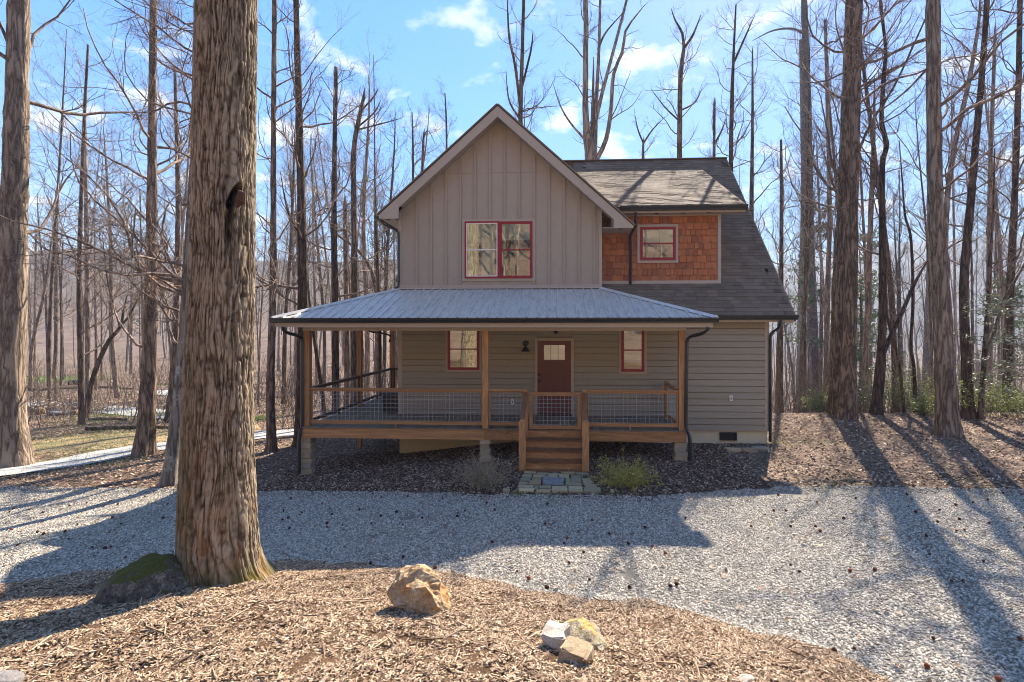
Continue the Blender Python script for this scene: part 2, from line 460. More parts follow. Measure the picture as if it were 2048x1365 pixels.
def mk_pierstone():
    M = Mat('stacked_pier_stone', 0.9, 0.2)
    r = M.rand()
    n = M.noise(M.coord('Object'), 2.2, 6, 0.7, w=M.math('MULTIPLY', r, 20))
    col = M.ramp(r, [(0, lin(150, 128, 100)), (0.4, lin(178, 156, 126)), (0.7, lin(150, 142, 126)), (1, lin(192, 168, 134))])
    M.color(M.val(col, M.math('ADD', M.math('MULTIPLY', n, 0.8), 0.6)))
    M.bump(n, 0.012, 0.8)
    return M.m
M_pier = mk_pierstone()

# ------------------------------------------------------------------ object helpers
WM = {}
def tag(o, label=None, cat=None, group=None, kind=None):
    if label: o['label'] = label
    if cat: o['category'] = cat
    if group: o['group'] = group
    if kind: o['kind'] = kind
    return o
def link(o, parent=None, world=None):
    COL.objects.link(o)
    w = world if world is not None else Matrix.Identity(4)
    if parent is not None:
        o.parent = parent
        o.matrix_parent_inverse = WM[parent.name].inverted()
    o.matrix_basis = w
    WM[o.name] = w.copy()
    return o
def empty(name, loc):
    o = bpy.data.objects.new(name, None)
    o.empty_display_size = 0.3
    return link(o, None, Matrix.Translation(Vector(loc)))
def mesh_arrays(name, verts, faces_list, smooth=False):
    """verts (n,3); faces_list: arrays of (m,k) indices"""
    me = bpy.data.meshes.new(name)
    verts = np.ascontiguousarray(verts, dtype=np.float32)
    me.vertices.add(len(verts)); me.vertices.foreach_set('co', verts.ravel())
    faces_list = [np.asarray(f, dtype=np.int32) for f in faces_list if len(f)]
    nl = sum(f.size for f in faces_list); npoly = sum(len(f) for f in faces_list)
    if npoly:
        me.loops.add(nl); me.polygons.add(npoly)
        me.loops.foreach_set('vertex_index', np.concatenate([f.ravel() for f in faces_list]))
        tot = np.concatenate([np.full(len(f), f.shape[1], np.int32) for f in faces_list])
        st = np.concatenate([[0], np.cumsum(tot)[:-1]]).astype(np.int32)
        me.polygons.foreach_set('loop_start', st)
        me.polygons.foreach_set('use_smooth', np.full(npoly, smooth))
    me.update(calc_edges=True)
    return me
def obj(name, verts, faces, mat, parent=None, smooth=False, world=None):
    """verts in WORLD coordinates; origin moved to 'world' translation if given"""
    me = bpy.data.meshes.new(name)
    me.from_pydata([tuple(v) for v in verts], [], [tuple(f) for f in faces])
    if smooth: me.polygons.foreach_set('use_smooth', [True] * len(me.polygons))
    me.materials.append(mat)
    return link(bpy.data.objects.new(name, me), parent, world)
_cubes = {}
def unit_cube(mat):
    if mat.name not in _cubes:
        me = bpy.data.meshes.new('block_' + mat.name)
        v = [(x, y, z) for x in (-.5, .5) for y in (-.5, .5) for z in (-.5, .5)]
        f = [(0, 1, 3, 2), (4, 6, 7, 5), (0, 4, 5, 1), (2, 3, 7, 6), (0, 2, 6, 4), (1, 5, 7, 3)]
        me.from_pydata(v, [], f); me.materials.append(mat); _cubes[mat.name] = me
    return _cubes[mat.name]
def box(name, mat, x0, x1, y0, y1, z0, z1, parent=None, rot=None):
    c = Vector(((x0 + x1) / 2, (y0 + y1) / 2, (z0 + z1) / 2))
    w = Matrix.Translation(c)
    if rot is not None: w = w @ rot.to_4x4()
    w = w @ Matrix.Diagonal((abs(x1 - x0), abs(y1 - y0), abs(z1 - z0), 1))
    return link(bpy.data.objects.new(name, unit_cube(mat)), parent, w)
def beam(name, mat, a, b, wd, ht, parent=None, up=(0, 0, 1)):
    """board from a to b, wd across, ht along 'up'"""
    a, b, up = Vector(a), Vector(b), Vector(up)
    d = b - a; L = d.length; d.normalize()
    s = d.cross(up).normalized(); u = s.cross(d).normalized()
    m = Matrix((s, d, u)).transposed().to_4x4()
    w = Matrix.Translation((a + b) / 2) @ m @ Matrix.Diagonal((wd, L, ht, 1))
    return link(bpy.data.objects.new(name, unit_cube(mat)), parent, w)
def tubes(Pt, R, sides, caps=False):
    """Pt (n,k,3), R (n,k) -> verts, quads"""
    n, k, _ = Pt.shape
    T = np.gradient(Pt, axis=1)
    T /= np.linalg.norm(T, axis=2, keepdims=True) + 1e-9
    ref = np.where(np.abs(T[:, :1, 2:3]) > 0.85, np.array([1.0, 0, 0]), np.array([0, 0, 1.0]))
    A = np.cross(T, np.broadcast_to(ref, T.shape)); A /= np.linalg.norm(A, axis=2, keepdims=True) + 1e-9
    B = np.cross(T, A)
    th = np.arange(sides) * 2 * math.pi / sides
    ring = (A[:, :, None, :] * np.cos(th)[None, None, :, None] + B[:, :, None, :] * np.sin(th)[None, None, :, None])
    V = Pt[:, :, None, :] + ring * R[:, :, None, None]
    idx = np.arange(n * k * sides).reshape(n, k, sides)
    a = idx[:, :-1, :]; b = idx[:, 1:, :]
    q = np.stack([a, np.roll(a, -1, 2), np.roll(b, -1, 2), b], -1).reshape(-1, 4)
    return V.reshape(-1, 3), q
def tube_obj(name, pts, r, mat, parent=None, sides=10, smooth=True):
    pts = np.array(pts, float)
    r = np.full(len(pts), r) if np.isscalar(r) else np.array(r)
    v, q = tubes(pts[None], r[None], sides)
    k = len(pts)
    caps = [np.arange(sides)[None, ::-1], (np.arange(sides) + (k - 1) * sides)[None]]
    me = mesh_arrays(name, v, [q] + caps, smooth)
    me.materials.append(mat)
    return link(bpy.data.objects.new(name, me), parent)
def bezier(pts, n=6):
    """rounded corners: Catmull-Rom through points"""
    pts = [np.array(p, float) for p in pts]; out = []
    for i in range(len(pts) - 1):
        p0 = pts[max(i - 1, 0)]; p1 = pts[i]; p2 = pts[i + 1]; p3 = pts[min(i + 2, len(pts) - 1)]
        for s in range(n):
            t = s / n
            out.append(0.5 * ((2 * p1) + (-p0 + p2) * t + (2 * p0 - 5 * p1 + 4 * p2 - p3) * t * t + (-p0 + 3 * p1 - 3 * p2 + p3) * t ** 3))
    out.append(pts[-1])
    return np.array(out)

def scatter(name, pts, mat, prim, smin, smax, tilt, seed, label=None, curl=0.0, size=(1, 1, 1)):
    """uncountable small pieces laid over a surface: one object, instances of a small solid"""
    me = mesh_arrays(name, np.asarray(pts), [])
    me.materials.append(mat)
    o = bpy.data.objects.new(name, me)
    link(o)
    tag(o, kind='stuff', label=label)
    ng = bpy.data.node_groups.new(name + '_layout', 'GeometryNodeTree')
    ng.interface.new_socket('Geometry', in_out='INPUT', socket_type='NodeSocketGeometry')
    ng.interface.new_socket('Geometry', in_out='OUTPUT', socket_type='NodeSocketGeometry')
    N = ng.nodes; L = ng.links
    gi, go = N.new('NodeGroupInput'), N.new('NodeGroupOutput')
    ip = N.new('GeometryNodeInstanceOnPoints')
    if prim == 'stone':
        pr = N.new('GeometryNodeMeshIcoSphere'); pr.inputs['Radius'].default_value = 0.5; pr.inputs['Subdivisions'].default_value = 1
    elif prim == 'chip':
        pr = N.new('GeometryNodeMeshCube'); pr.inputs['Size'].default_value = size
    else:
        pr = N.new('GeometryNodeMeshGrid')
        pr.inputs['Size X'].default_value = size[0]; pr.inputs['Size Y'].default_value = size[1]
        pr.inputs['Vertices X'].default_value = 3; pr.inputs['Vertices Y'].default_value = 2
    geo = pr.outputs['Mesh']
    if curl:
        sp = N.new('GeometryNodeSetPosition'); pos = N.new('GeometryNodeInputPosition')
        sx = N.new('ShaderNodeSeparateXYZ'); cx_ = N.new('ShaderNodeCombineXYZ')
        mm = N.new('ShaderNodeMath'); mm.operation = 'MULTIPLY'
        m2 = N.new('ShaderNodeMath'); m2.operation = 'MULTIPLY'; m2.inputs[1].default_value = curl
        L.new(pos.outputs[0], sx.inputs[0]); L.new(sx.outputs[0], mm.inputs[0]); L.new(sx.outputs[0], mm.inputs[1])
        L.new(mm.outputs[0], m2.inputs[0]); L.new(m2.outputs[0], cx_.inputs[2]); L.new(cx_.outputs[0], sp.inputs['Offset'])
        L.new(geo, sp.inputs['Geometry']); geo = sp.outputs['Geometry']
    sm = N.new('GeometryNodeSetMaterial'); sm.inputs['Material'].default_value = mat
    L.new(geo, sm.inputs['Geometry'])
    rv = N.new('FunctionNodeRandomValue'); rv.data_type = 'FLOAT_VECTOR'
    rv.inputs[0].default_value = (-tilt, -tilt, 0); rv.inputs[1].default_value = (tilt, tilt, 6.283)
    rv.inputs['Seed'].default_value = seed
    sv = N.new('FunctionNodeRandomValue'); sv.data_type = 'FLOAT_VECTOR'
    sv.inputs[0].default_value = smin; sv.inputs[1].default_value = smax
    sv.inputs['Seed'].default_value = seed + 1
    L.new(gi.outputs[0], ip.inputs['Points']); L.new(sm.outputs['Geometry'], ip.inputs['Instance'])
    L.new(rv.outputs[0], ip.inputs['Rotation']); L.new(sv.outputs[0], ip.inputs['Scale'])
    L.new(ip.outputs['Instances'], go.inputs[0])
    md = o.modifiers.new('layout', 'NODES'); md.node_group = ng
    return o
# ================================================================== THE GROUND
YW, YP, YE, YR, YD, YM = 14.19, 12.22, 11.77, 13.75, 14.65, 13.80    # wall, porch posts, porch eave, gable rake, dormer wall, main eave
ZD = 0.73                                                            # deck top
def grid_sheet(name, xs, ylo, yhi, ny, dz, mat, zfn=ground_z, label=None):
    xs = np.asarray(xs)
    lo, hi = ylo(xs), yhi(xs)
    s = np.linspace(0, 1, ny)
    X = np.repeat(xs[:, None], ny, 1)
    Y = lo[:, None] + (hi - lo)[:, None] * s[None]
    Z = zfn(X, Y) + dz
    V = np.stack([X, Y, Z], -1).reshape(-1, 3)
    idx = np.arange(len(xs) * ny).reshape(len(xs), ny)
    q = np.stack([idx[:-1, :-1], idx[1:, :-1], idx[1:, 1:], idx[:-1, 1:]], -1).reshape(-1, 4)
    me = mesh_arrays(name, V, [q], True); me.materials.append(mat)
    return tag(link(bpy.data.objects.new(name, me)), label, None, None, 'structure')
def spaced(a, b, s0, grow):
    out = [a]; s = s0
    while out[-1] < b: out.append(out[-1] + s); s *= grow
    return out
gx = spaced(0, 16, 0.22, 1.0) + spaced(16.3, 1500, 0.4, 1.07)
gx = np.array(sorted(set([-v for v in gx] + gx)))
gy = np.array([-v for v in spaced(6, 70, 0.4, 1.15)][::-1] + spaced(-5.9, 26, 0.22, 1.0) + spaced(26.3, 2200, 0.4, 1.05))
GX, GY = np.meshgrid(gx, gy, indexing='ij')
GZ = ground_z(GX, GY)
BEDX0, BEDX1 = float(FE[4, 0]), float(FE[11, 0])
inside = ((GY < y_far(GX) - 0.25) & (GY > y_near(GX) + 0.25)) | (GY < y_near(GX) - 0.25) | ((GX > BEDX0 + .25) & (GX < BEDX1 - .25) & (GY > y_far(GX) + .25) & (GY < 14.6))
inside &= (np.abs(GX) < 14) & (GY > -4)
GZ = GZ - 0.10 * inside
idx = np.arange(GX.size).reshape(GX.shape)
q = np.stack([idx[:-1, :-1], idx[1:, :-1], idx[1:, 1:], idx[:-1, 1:]], -1).reshape(-1, 4)
me = mesh_arrays('ground', np.stack([GX, GY, GZ], -1).reshape(-1, 3), [q], True)
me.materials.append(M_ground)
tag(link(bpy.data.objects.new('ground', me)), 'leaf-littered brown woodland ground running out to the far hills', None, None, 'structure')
xs = np.arange(-14.8, 14.9, 0.16)
wob = lambda X, s, a: a * (vnoise(X * s + 20, X * 0 + 3.3) - 0.5) + a * 0.6 * (vnoise(X * s * 4, X * 0 + 8.1) - 0.5)
grid_sheet('gravel_drive', xs, lambda X: np.maximum(y_near(X), -3.5) - 0.12, lambda X: y_far(X) + wob(X, 1.2, 0.22), 46, 0.012, M_gravel, label='pale grey gravel drive crossing in front of the house')
grid_sheet('mulch_mound', np.arange(-14, 6.4, 0.14), lambda X: X * 0 - 4.2, lambda X: y_near(X) + wob(X, 1.5, 0.35), 56, 0.02, M_mulch, label='tan wood mulch mound in the foreground')
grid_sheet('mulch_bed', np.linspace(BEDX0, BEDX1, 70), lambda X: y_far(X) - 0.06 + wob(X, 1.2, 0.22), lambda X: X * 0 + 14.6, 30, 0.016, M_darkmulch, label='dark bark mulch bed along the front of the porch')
def strip(name, pts, w, mat, label):
    pts = bezier(pts, 10); n = len(pts)
    T = np.gradient(pts, axis=0); T /= np.linalg.norm(T, axis=1, keepdims=True)
    S = np.stack([-T[:, 1], T[:, 0]], 1)
    ac = np.linspace(-1, 1, 7)
    X = pts[:, None, 0] + S[:, None, 0] * ac[None] * w / 2; Y = pts[:, None, 1] + S[:, None, 1] * ac[None] * w / 2
    V = np.stack([X, Y, ground_z(X, Y) + (0.03 if name == 'dry_field' else 0.06) - 0.03 * np.abs(ac)[None] ** 4], -1).reshape(-1, 3)
    idx = np.arange(n * 7).reshape(n, 7)
    q = np.stack([idx[:-1, :-1], idx[1:, :-1], idx[1:, 1:], idx[:-1, 1:]], -1).reshape(-1, 4)
    me = mesh_arrays(name, V, [q[:, ::-1]], True); me.materials.append(mat)
    return tag(link(bpy.data.objects.new(name, me)), label, None, None, 'structure')
strip('dry_field', [G(*p)[:2] for p in ((-260, 925), (40, 900), (170, 886), (330, 872), (520, 858))], 3.6, M_straw, 'strip of pale dry grass between the near gravel road and the fallen log')
r1 = [G(*p)[:2] for p in ((-330, 985), (60, 938), (220, 910), (340, 893), (520, 874), (590, 868))]
strip('access_road', list(r1) + [r1[-1] + np.array([9, 2.5])], 1.5, M_road, 'pale gravel road passing between the left-hand trees')
M_lawn = mk_ground('fresh_lawn', [(0.3, lin(70, 92, 40)), (0.5, lin(104, 126, 58)), (0.7, lin(140, 150, 84))], 0.4, 20, 0.02)
strip('lawn_patch', [G(*p)[:2] for p in ((30, 757), (80, 758), (130, 760), (165, 762))], 7.0, M_lawn, 'patch of fresh green lawn far off on the left')
r2 = [G(*p)[:2] for p in ((40, 808), (140, 814), (240, 822), (330, 830), (420, 836))]
strip('far_road', r2, 2.2, M_road, 'farther gravel road beyond the leaning tree on the left')
r3 = [G(*p)[:2] for p in ((322, 783), (345, 787), (420, 790))]
strip('distant_road', r3, 3.0, M_road, 'short stretch of gravel road far off on the left')

# ================================================================== THE HOUSE
def pz(v, Y, u=1100): return P(u, v, Y)[1]
def px(u, Y): return P(u, 650, Y)[0]
house = empty('house', (0, YW, 0.1))
tag(house, 'two-storey taupe wooden house with wraparound porch and red-framed windows', 'house')
XL, XG, XR = px(797, YW), px(1203, YW), px(1537, YW)
Xapex = (XL + XG) / 2
ZS = 0.36                                   # bottom of siding
Z_EAVE = 3.40                               # wall top right part
ZRIDGE = 9.26
YB = 24.4
print('XL XG XR', XL, XG, XR, 'apex', Xapex)
# ---- porch metrics
XP0, XP1 = px(607, YP), px(1370.5, YP)
Z_BEAM0, Z_BEAM1 = pz(662, YP), pz(654, YP)
print('porch', XP0, XP1, 'beam', Z_BEAM0, Z_BEAM1)
# gable geometry
za = pz(212, YR, 995)                        # roof top at rake
xa = px(995, YR)
zl, xl_e = pz(431, YR, 757), px(757, YR)
zr_, xr_e = pz(452, YR, 1267), px(1267, YR)
slope_l = (za - zl) / (xa - xl_e); slope_r = (za - zr_) / (xr_e - xa)
SL = (slope_l + slope_r) / 2
print('apex', xa, za, 'slopes', slope_l, slope_r)
def roof_l(x): return za - slope_l * (xa - x)
def roof_r(x): return za - slope_r * (x - xa)
def roof_g(x): return min(roof_l(x), roof_r(x))
T = 0.20
# walls (structural, behind the cladding)
wall_z0 = -0.6
obj('foundation', [(XL + .02, YW + .03, -0.9), (XR - .02, YW + .03, -0.9), (XR - .02, YB, -0.9), (XL + .02, YB, -0.9), (XL + .02, YW + .03, ZS), (XR - .02, YW + .03, ZS), (XR - .02, YB, ZS), (XL + .02, YB, ZS)],
    [(0, 1, 5, 4), (1, 2, 6, 5), (2, 3, 7, 6), (3, 0, 4, 7), (4, 5, 6, 7)], M_found, house)
box('lower_wall', M_siding, XL + .004, XR - .004, YW + .02, YW + .16, ZS, Z_EAVE, house)
lw = house.children[-1]
# lap siding boards: tilted clapboards over the full width of the ground floor
EXPO = 0.1715
nb = int((Z_EAVE - ZS) / EXPO) + 1
segs = [(XL + .10, px(900, YW)), (px(954, YW), px(1076, YW)), (px(1141, YW), px(1248, YW)), (px(1283, YW), XR - .10)]
tilt = Matrix.Rotation(math.radians(-5.0), 3, 'X')
for i in range(nb):
    z0 = ZS + i * EXPO; z1 = min(z0 + EXPO - .016, Z_EAVE)
    # boards run behind casings; split by the openings they meet
    pieces = [(XL + .10, XR - .10)] if z0 < ZD - .16 or z0 > pz(678, YW) else [(XL + .10, px(1073, YW)), (px(1144, YW), XR - .10)]
    for a, b in pieces:
        # butt joints at varying places
        if b - a < 7: cuts = [a, a + (b - a) * (0.35 + 0.3 * ((i * 37) % 10) / 10), b]
        else: cuts = sorted([a, a + (b - a) * (0.30 + 0.2 * ((i * 37) % 10) / 10), a + (b - a) * (0.68 + 0.2 * ((i * 53) % 10) / 10), b])
        for c0, c1 in zip(cuts[:-1], cuts[1:]):
            box('siding_board', M_siding, c0 + .001, c1 - .001, YW - .026, YW - .008, z0, z1, lw, tilt)
box('corner_board', M_trim, XL - .01, XL + .10, YW - .022, YW + .09, ZS - .005, pz(578, YW) + .05, house)
box('corner_board', M_trim, XR - .10, XR + .012, YW - .022, YW + .09, ZS - .005, Z_EAVE - .03, house)
# other sides
obj('gable_end_wall', [(XR, YW + .1, ZS), (XR, YB, ZS), (XR, YB, Z_EAVE), (XR, 19.3, ZRIDGE - .15), (XR, YW + .1, Z_EAVE + .05),
                 (XR - .1, YW + .1, ZS), (XR - .1, YB, ZS), (XR - .1, YB, Z_EAVE), (XR - .1, 19.3, ZRIDGE - .15), (XR - .1, YW + .1, Z_EAVE + .05)],
    [(0, 1, 2, 3, 4), (5, 9, 8, 7, 6)], M_siding, house)
obj('side_wall', [(XL, YW + .1, ZS), (XL, YB, ZS), (XL, YB, roof_g(XL) - T), (XL, YW + .1, roof_g(XL) - T)], [(0, 3, 2, 1)], M_siding, house)
obj('rear_wall', [(XL, YB, ZS), (XR, YB, ZS), (XR, YB, Z_EAVE), (XL, YB, Z_EAVE)], [(0, 1, 2, 3)], M_siding, house)

# ---- upper gable wall: panels + battens
Z2 = pz(577, YW)
zj = pz(346, YW, 1000)
xw0, xw1 = XL, XG
def gz(x): return roof_g(x) - T + .02
def poly_slab(name, pts, y0, y1, mat, parent):
    n = len(pts)
    v = [(x, y0, z) for x, z in pts] + [(x, y1, z) for x, z in pts]
    f = [tuple(range(n)), tuple(range(2 * n - 1, n - 1, -1))] + [(i, i + n, (i + 1) % n + n, (i + 1) % n) for i in range(n)]
    return obj(name, v, f, mat, parent)
zc_l = gz(xw0)
gw = poly_slab('gable_wall', [(xw0, Z2), (xw1, Z2), (xw1, gz(xw1)), (xa, gz(xa)), (xw0, gz(xw0))], YW + .012, YW + .16, M_panel, house)
xj0 = xa - (gz(xa) - zj) / slope_l; xj1 = xa + (gz(xa) - zj) / slope_r
poly_slab('upper_panel', [(xj0, zj + .004), (xj1, zj + .004), (xa, gz(xa))], YW, YW + .0115, M_panel, gw)
# lower sheet in vertical panels, a seam under every third batten
bw = 0.4065
bx = [px(834, YW) + bw * k for k in range(-1, 14)]
bx = [x for x in bx if XL + .15 < x < XG - .12]
seams = [xw0] + [x for i, x in enumerate(bx) if i % 3 == 1] + [xw1]
for a, b in zip(seams[:-1], seams[1:]):
    pts = [(a + .001, Z2), (b - .001, Z2), (b - .001, min(zj - .004, gz(b)))]
    if a < xj1 < b and gz(b) < zj: pts.append((xj1, zj - .004))
    if a < xj0 < b: pts.append((xj0, zj - .004))
    pts.append((a + .001, min(zj - .004, gz(a))))
    poly_slab('siding_panel', pts, YW, YW + .0115, M_panel, gw)
W0, W1, WZ0, WZ1 = px(925, YW), px(1071, YW), pz(563, YW), pz(437, YW)
for x in bx:
    top = gz(x) - .03
    runs = [(Z2 + .10, top)]
    if W0 - .02 < x < W1 + .02: runs = [(Z2 + .10, WZ0), (WZ1, top)]
    for a, b in runs:
        box('batten', M_panel, x - .026, x + .026, YW - .034, YW, a, b, gw)
box('skirt_board', M_trim, xw0 + .09, xw1 - .07, YW - .021, YW, Z2 - .02, Z2 + .10, gw)
box('corner_board', M_trim, xw0 - .012, xw0 + .09, YW - .023, YW + .05, Z2, gz(xw0) - .02, gw)
box('corner_board', M_trim, xw1 - .07, xw1 + .012, YW - .023, YW + .35, Z2 - .1, gz(xw1) - .02, gw)

# ---- gable roof, rakes, soffits
def slab(name, a, b, c, d, t, mat, parent):
    a, b, c, d = map(Vector, (a, b, c, d))
    n = (b - a).cross(d - a).normalized() * t
    v = [a, b, c, d, a - n, b - n, c - n, d - n]
    return obj(name, v, [(0, 1, 2, 3), (7, 6, 5, 4), (0, 4, 5, 1), (1, 5, 6, 2), (2, 6, 7, 3), (3, 7, 4, 0)], mat, parent)
YGB = 19.6
zle = roof_l(xl_e) ; zre = roof_r(xr_e)
gr = slab('gable_roof', (xl_e - .03, YR - .03, zle - .03 * slope_l + .03), (xa, YR - .03, za + .03), (xa, YGB, za + .03), (xl_e - .03, YGB, zle - .03 * slope_l + .03), -.035, M_shingle, house)
slab('gable_roof', (xa, YR - .03, za + .03), (xr_e + .03, YR - .03, zre - .03 * slope_r + .03), (xr_e + .03, YGB, zre - .03 * slope_r + .03), (xa, YGB, za + .03), -.035, M_shingle, house)
RK = 0.285                                   # vertical depth of the rake board
def rake(name, x0, z0, x1, z1, parent):
    return poly_slab(name, [(x0, z0), (x1, z1), (x1, z1 - RK), (x0, z0 - RK)], YR, YR + .045, M_trim, parent)
xbl, xbr = px(797, YR) , px(1228, YR)        # inner ends of the boxed eave returns
rake('rake_board', xbl, roof_l(xbl), xa, za, house)
rake('rake_board', xa, za, xbr, roof_r(xbr), house)
zbl, zbr = pz(437.5, YR, 790), pz(456.5, YR, 1245)
poly_slab('eave_return', [(xl_e, roof_l(xl_e)), (xl_e + .02, zbl), (xbl, zbl), (xbl, roof_l(xbl))], YR - .008, YR + .04, M_trim, house)
poly_slab('eave_return', [(xbr, zbr), (xr_e, zbr), (xr_e, roof_r(xr_e)), (xbr, roof_r(xbr))], YR - .008, YR + .04, M_trim, house)
# sloping soffits under the overhang, level soffits in the eave boxes
slab('soffit', (xbl, YR + .045, roof_l(xbl) - T), (xa, YR + .045, za - T), (xa, YW + .02, za - T), (xbl, YW + .02, roof_l(xbl) - T), .02, M_soffit, house)
slab('soffit', (xa, YR + .045, za - T), (xbr, YR + .045, roof_r(xbr) - T), (xbr, YW + .02, roof_r(xbr) - T), (xa, YW + .02, za - T), .02, M_soffit, house)
box('eave_soffit', M_soffit, xl_e + .03, XL, YR + .04, YGB, zbl + .012, zbl + .03, house)
box('eave_soffit', M_soffit, XG, xr_e - .01, YR + .04, YD + .02, zbr + .012, zbr + .03, house)
box('eave_soffit', M_soffit, xbr - .02, xbr, YR + .04, YD, zbr + .03, zbr + .3, house)
box('soffit_vent', M_vent, XL - .26, XL - .14, YR + .15, YR + .24, zbl + .004, zbl + .0119, house)
box('soffit_vent', M_vent, XG + .42, XG + .54, YR + .12, YR + .2, zbr + .004, zbr + .0119, house)
box('eave_fascia', M_trim, xl_e, xl_e + .025, YR + .05, YGB, zbl + .04, roof_l(xl_e) - .02, house)
# ---- main roof
SM = (ZRIDGE - pz(632, YM, 1560)) / (19.3 - YM)
ZM0 = pz(632, YM, 1560)
def zmain(y): return ZM0 + SM * (y - YM)
XRK = px(1591, YM)
print('main slope', SM, 'eave', ZM0, 'rake X', XRK)
XM0 = XG - .6
mr = slab('main_roof', (XM0, YM, ZM0), (XRK, YM, ZM0), (XRK, 19.3, ZRIDGE), (XM0, 19.3, ZRIDGE), .10, M_shingle, house)
slab('rear_roof', (XRK, 24.8, ZM0), (XM0 - 4.5, 24.8, ZM0), (XM0 - 4.5, 19.3, ZRIDGE - .01), (XRK, 19.3, ZRIDGE - .01), .10, M_shingle, house)
slab('main_roof', (XL - .3, 14.9, zmain(14.9) - .1), (XM0, 14.9, zmain(14.9) - .1), (XM0, 19.3, ZRIDGE - .1), (XL - .3, 19.3, ZRIDGE - .1), .06, M_shingle, house)
# dormer metrics
XD1 = px(1441, YD)
ZDB, ZDT = pz(569, YD, 1330), pz(431, YD, 1350)
YDE = 14.28
ZDE = pz(413, YDE, 1380)
XDE = px(1493, YDE)
SD = 0.525
YDT = YDE + (ZM0 + SM * (YDE - YM) - ZDE) / (SD - SM)
print('dormer top Y', YDT, 'z', ZDE + SD * (YDT - YDE), ZDB, zmain(YD))
def zdor(y): return ZDE + SD * (y - YDE)
dr = slab('dormer_roof', (xa, YDE, ZDE), (XDE, YDE, ZDE), (XDE, YDT + .1, zdor(YDT + .1)), (xa, YDT + .1, zdor(YDT + .1)), .07, M_shingle, house)
# shingles -----------------------------------------------------------
def shingle_me(w, L, t):
    me = bpy.data.meshes.new('shingle')
    me.from_pydata([(-w / 2, 0, .001), (w / 2, 0, .001), (w / 2, L, 0), (-w / 2, L, 0), (-w / 2, 0, t), (w / 2, 0, t), (w / 2, L, .003), (-w / 2, L, .003)], [],
                   [(4, 5, 6, 7), (0, 1, 5, 4), (1, 2, 6, 5), (3, 0, 4, 7)])
    me.materials.append(M_shingle)
    return me
SHM = [shingle_me(w, .17, t) for w in (.17, .22, .27, .31) for t in (.013, .019)]
def shingle_rows(y0, z0, slope, ymax, xfun, seed, skip):
    """yield (x centre, y, z, width index) row by row from the eave"""
    r = random.Random(seed); ang = math.atan(slope); dy = .143 * math.cos(ang)
    y = y0; out = []
    while y < ymax:
        a, b = xfun(y)
        x = a - r.random() * .2
        while x < b:
            k = r.randrange(8); w = (.17, .22, .27, .31)[k // 2]
            if x + w > a and x < b - .02 and not skip(x + w / 2, y):
                out.append((min(x + w / 2, b - w / 2), y, z0 + slope * (y - y0), k))
            x += w + .003
        y += dy
    return out, ang
def place_shingles(rows, ang, parent, limit, view_from):
    rot = Matrix.Rotation(ang, 4, 'X')
    big = sorted(range(len(rows)), key=lambda i: rows[i][1] + (0 if rows[i][0] > view_from else 9))[:limit]
    bs = set(big); V = []; Q = []; tone = []; r = random.Random(5)
    for i, (x, y, z, k) in enumerate(rows):
        m = Matrix.Translation((x, y, z + .002)) @ rot
        if i in bs:
            link(bpy.data.objects.new('shingle', SHM[k]), parent, m)
        else:
            b = len(V); t = r.random()
            V += [m @ v.co for v in SHM[k].vertices]; tone += [t] * 8
            Q += [(b + 4, b + 5, b + 6, b + 7), (b, b + 1, b + 5, b + 4), (b + 1, b + 2, b + 6, b + 5), (b + 3, b, b + 4, b + 7)]
    if V:
        o = obj('shingles', V, Q, M_shingle, parent)
        at = o.data.attributes.new('tone', 'FLOAT', 'POINT'); at.data.foreach_set('value', np.array(tone, np.float32))
        o['kind'] = 'stuff'
rows, ang = shingle_rows(YM - .03, ZM0 + .0, SM, 19.25, lambda y: (XG - .1, XRK), 3, lambda x, y: x < XD1 - .15 and YD + .05 < y < YDT - .2)
print('main shingles', len(rows))
place_shingles(rows, ang, mr, 300, XG)
rows, ang = shingle_rows(YDE - .02, ZDE, SD, YDT - .02, lambda y: (xa + 0.1, XDE), 4, lambda x, y: roof_r(x) > zdor(y) + .12)
print('dormer shingles', len(rows))
place_shingles(rows, ang, dr, 0, 0)
beam('ridge_cap', M_shingle, (XM0 - 1, 19.3, ZRIDGE + .012), (XRK, 19.3, ZRIDGE + .012), .26, .03, house)
beam('rake_trim', M_gutter, (XRK + .012, YM, ZM0 - .10), (XRK + .012, 19.3, ZRIDGE - .10), .02, .13, house)
beam('rake_trim', M_gutter, (XDE + .011, YDE, ZDE - .09), (XDE + .011, YDT, zdor(YDT) - .09), .02, .08, house)
# gutters: K-profile extruded along X
def gutter(x0, x1, yb, zt, parent, h=.125, d=.125):
    prof = [(yb, zt - .01), (yb, zt - h), (yb - d * .55, zt - h), (yb - d * .66, zt - h * .72), (yb - d * .95, zt - h * .32), (yb - d, zt), (yb - d + .012, zt), (yb - d + .014, zt - .012), (yb - d * .6, zt - h * .8), (yb - .01, zt - h * .9)]
    n = len(prof)
    v = [(x0, y, z) for y, z in prof] + [(x1, y, z) for y, z in prof]
    f = [(i, (i + 1) % n, (i + 1) % n + n, i + n) for i in range(n - 1)]
    f += [tuple(range(n))[::-1], tuple(range(n, 2 * n))]
    return obj('gutter', v, f, M_gutter, parent)
gutter(px(1437, YM - .1), px(1598, YM - .1), YM + .02, ZM0 + .02, house)
gutter(px(1240, YDE - .1), px(1497, YDE - .1), YDE + .015, ZDE + .015, house)
box('eave_fascia', M_trim, XG - .4, XRK - .02, YM + .022, YM + .045, ZM0 - .16, ZM0 - .015, house)
box('eave_soffit', M_soffit, XG - .4, XRK - .02, YM + .045, YW, ZM0 - .14, ZM0 - .12, house)
box('eave_fascia', M_trim, XG + .1, XDE - .02, YDE + .02, YDE + .042, ZDE - .16, ZDE - .015, house)
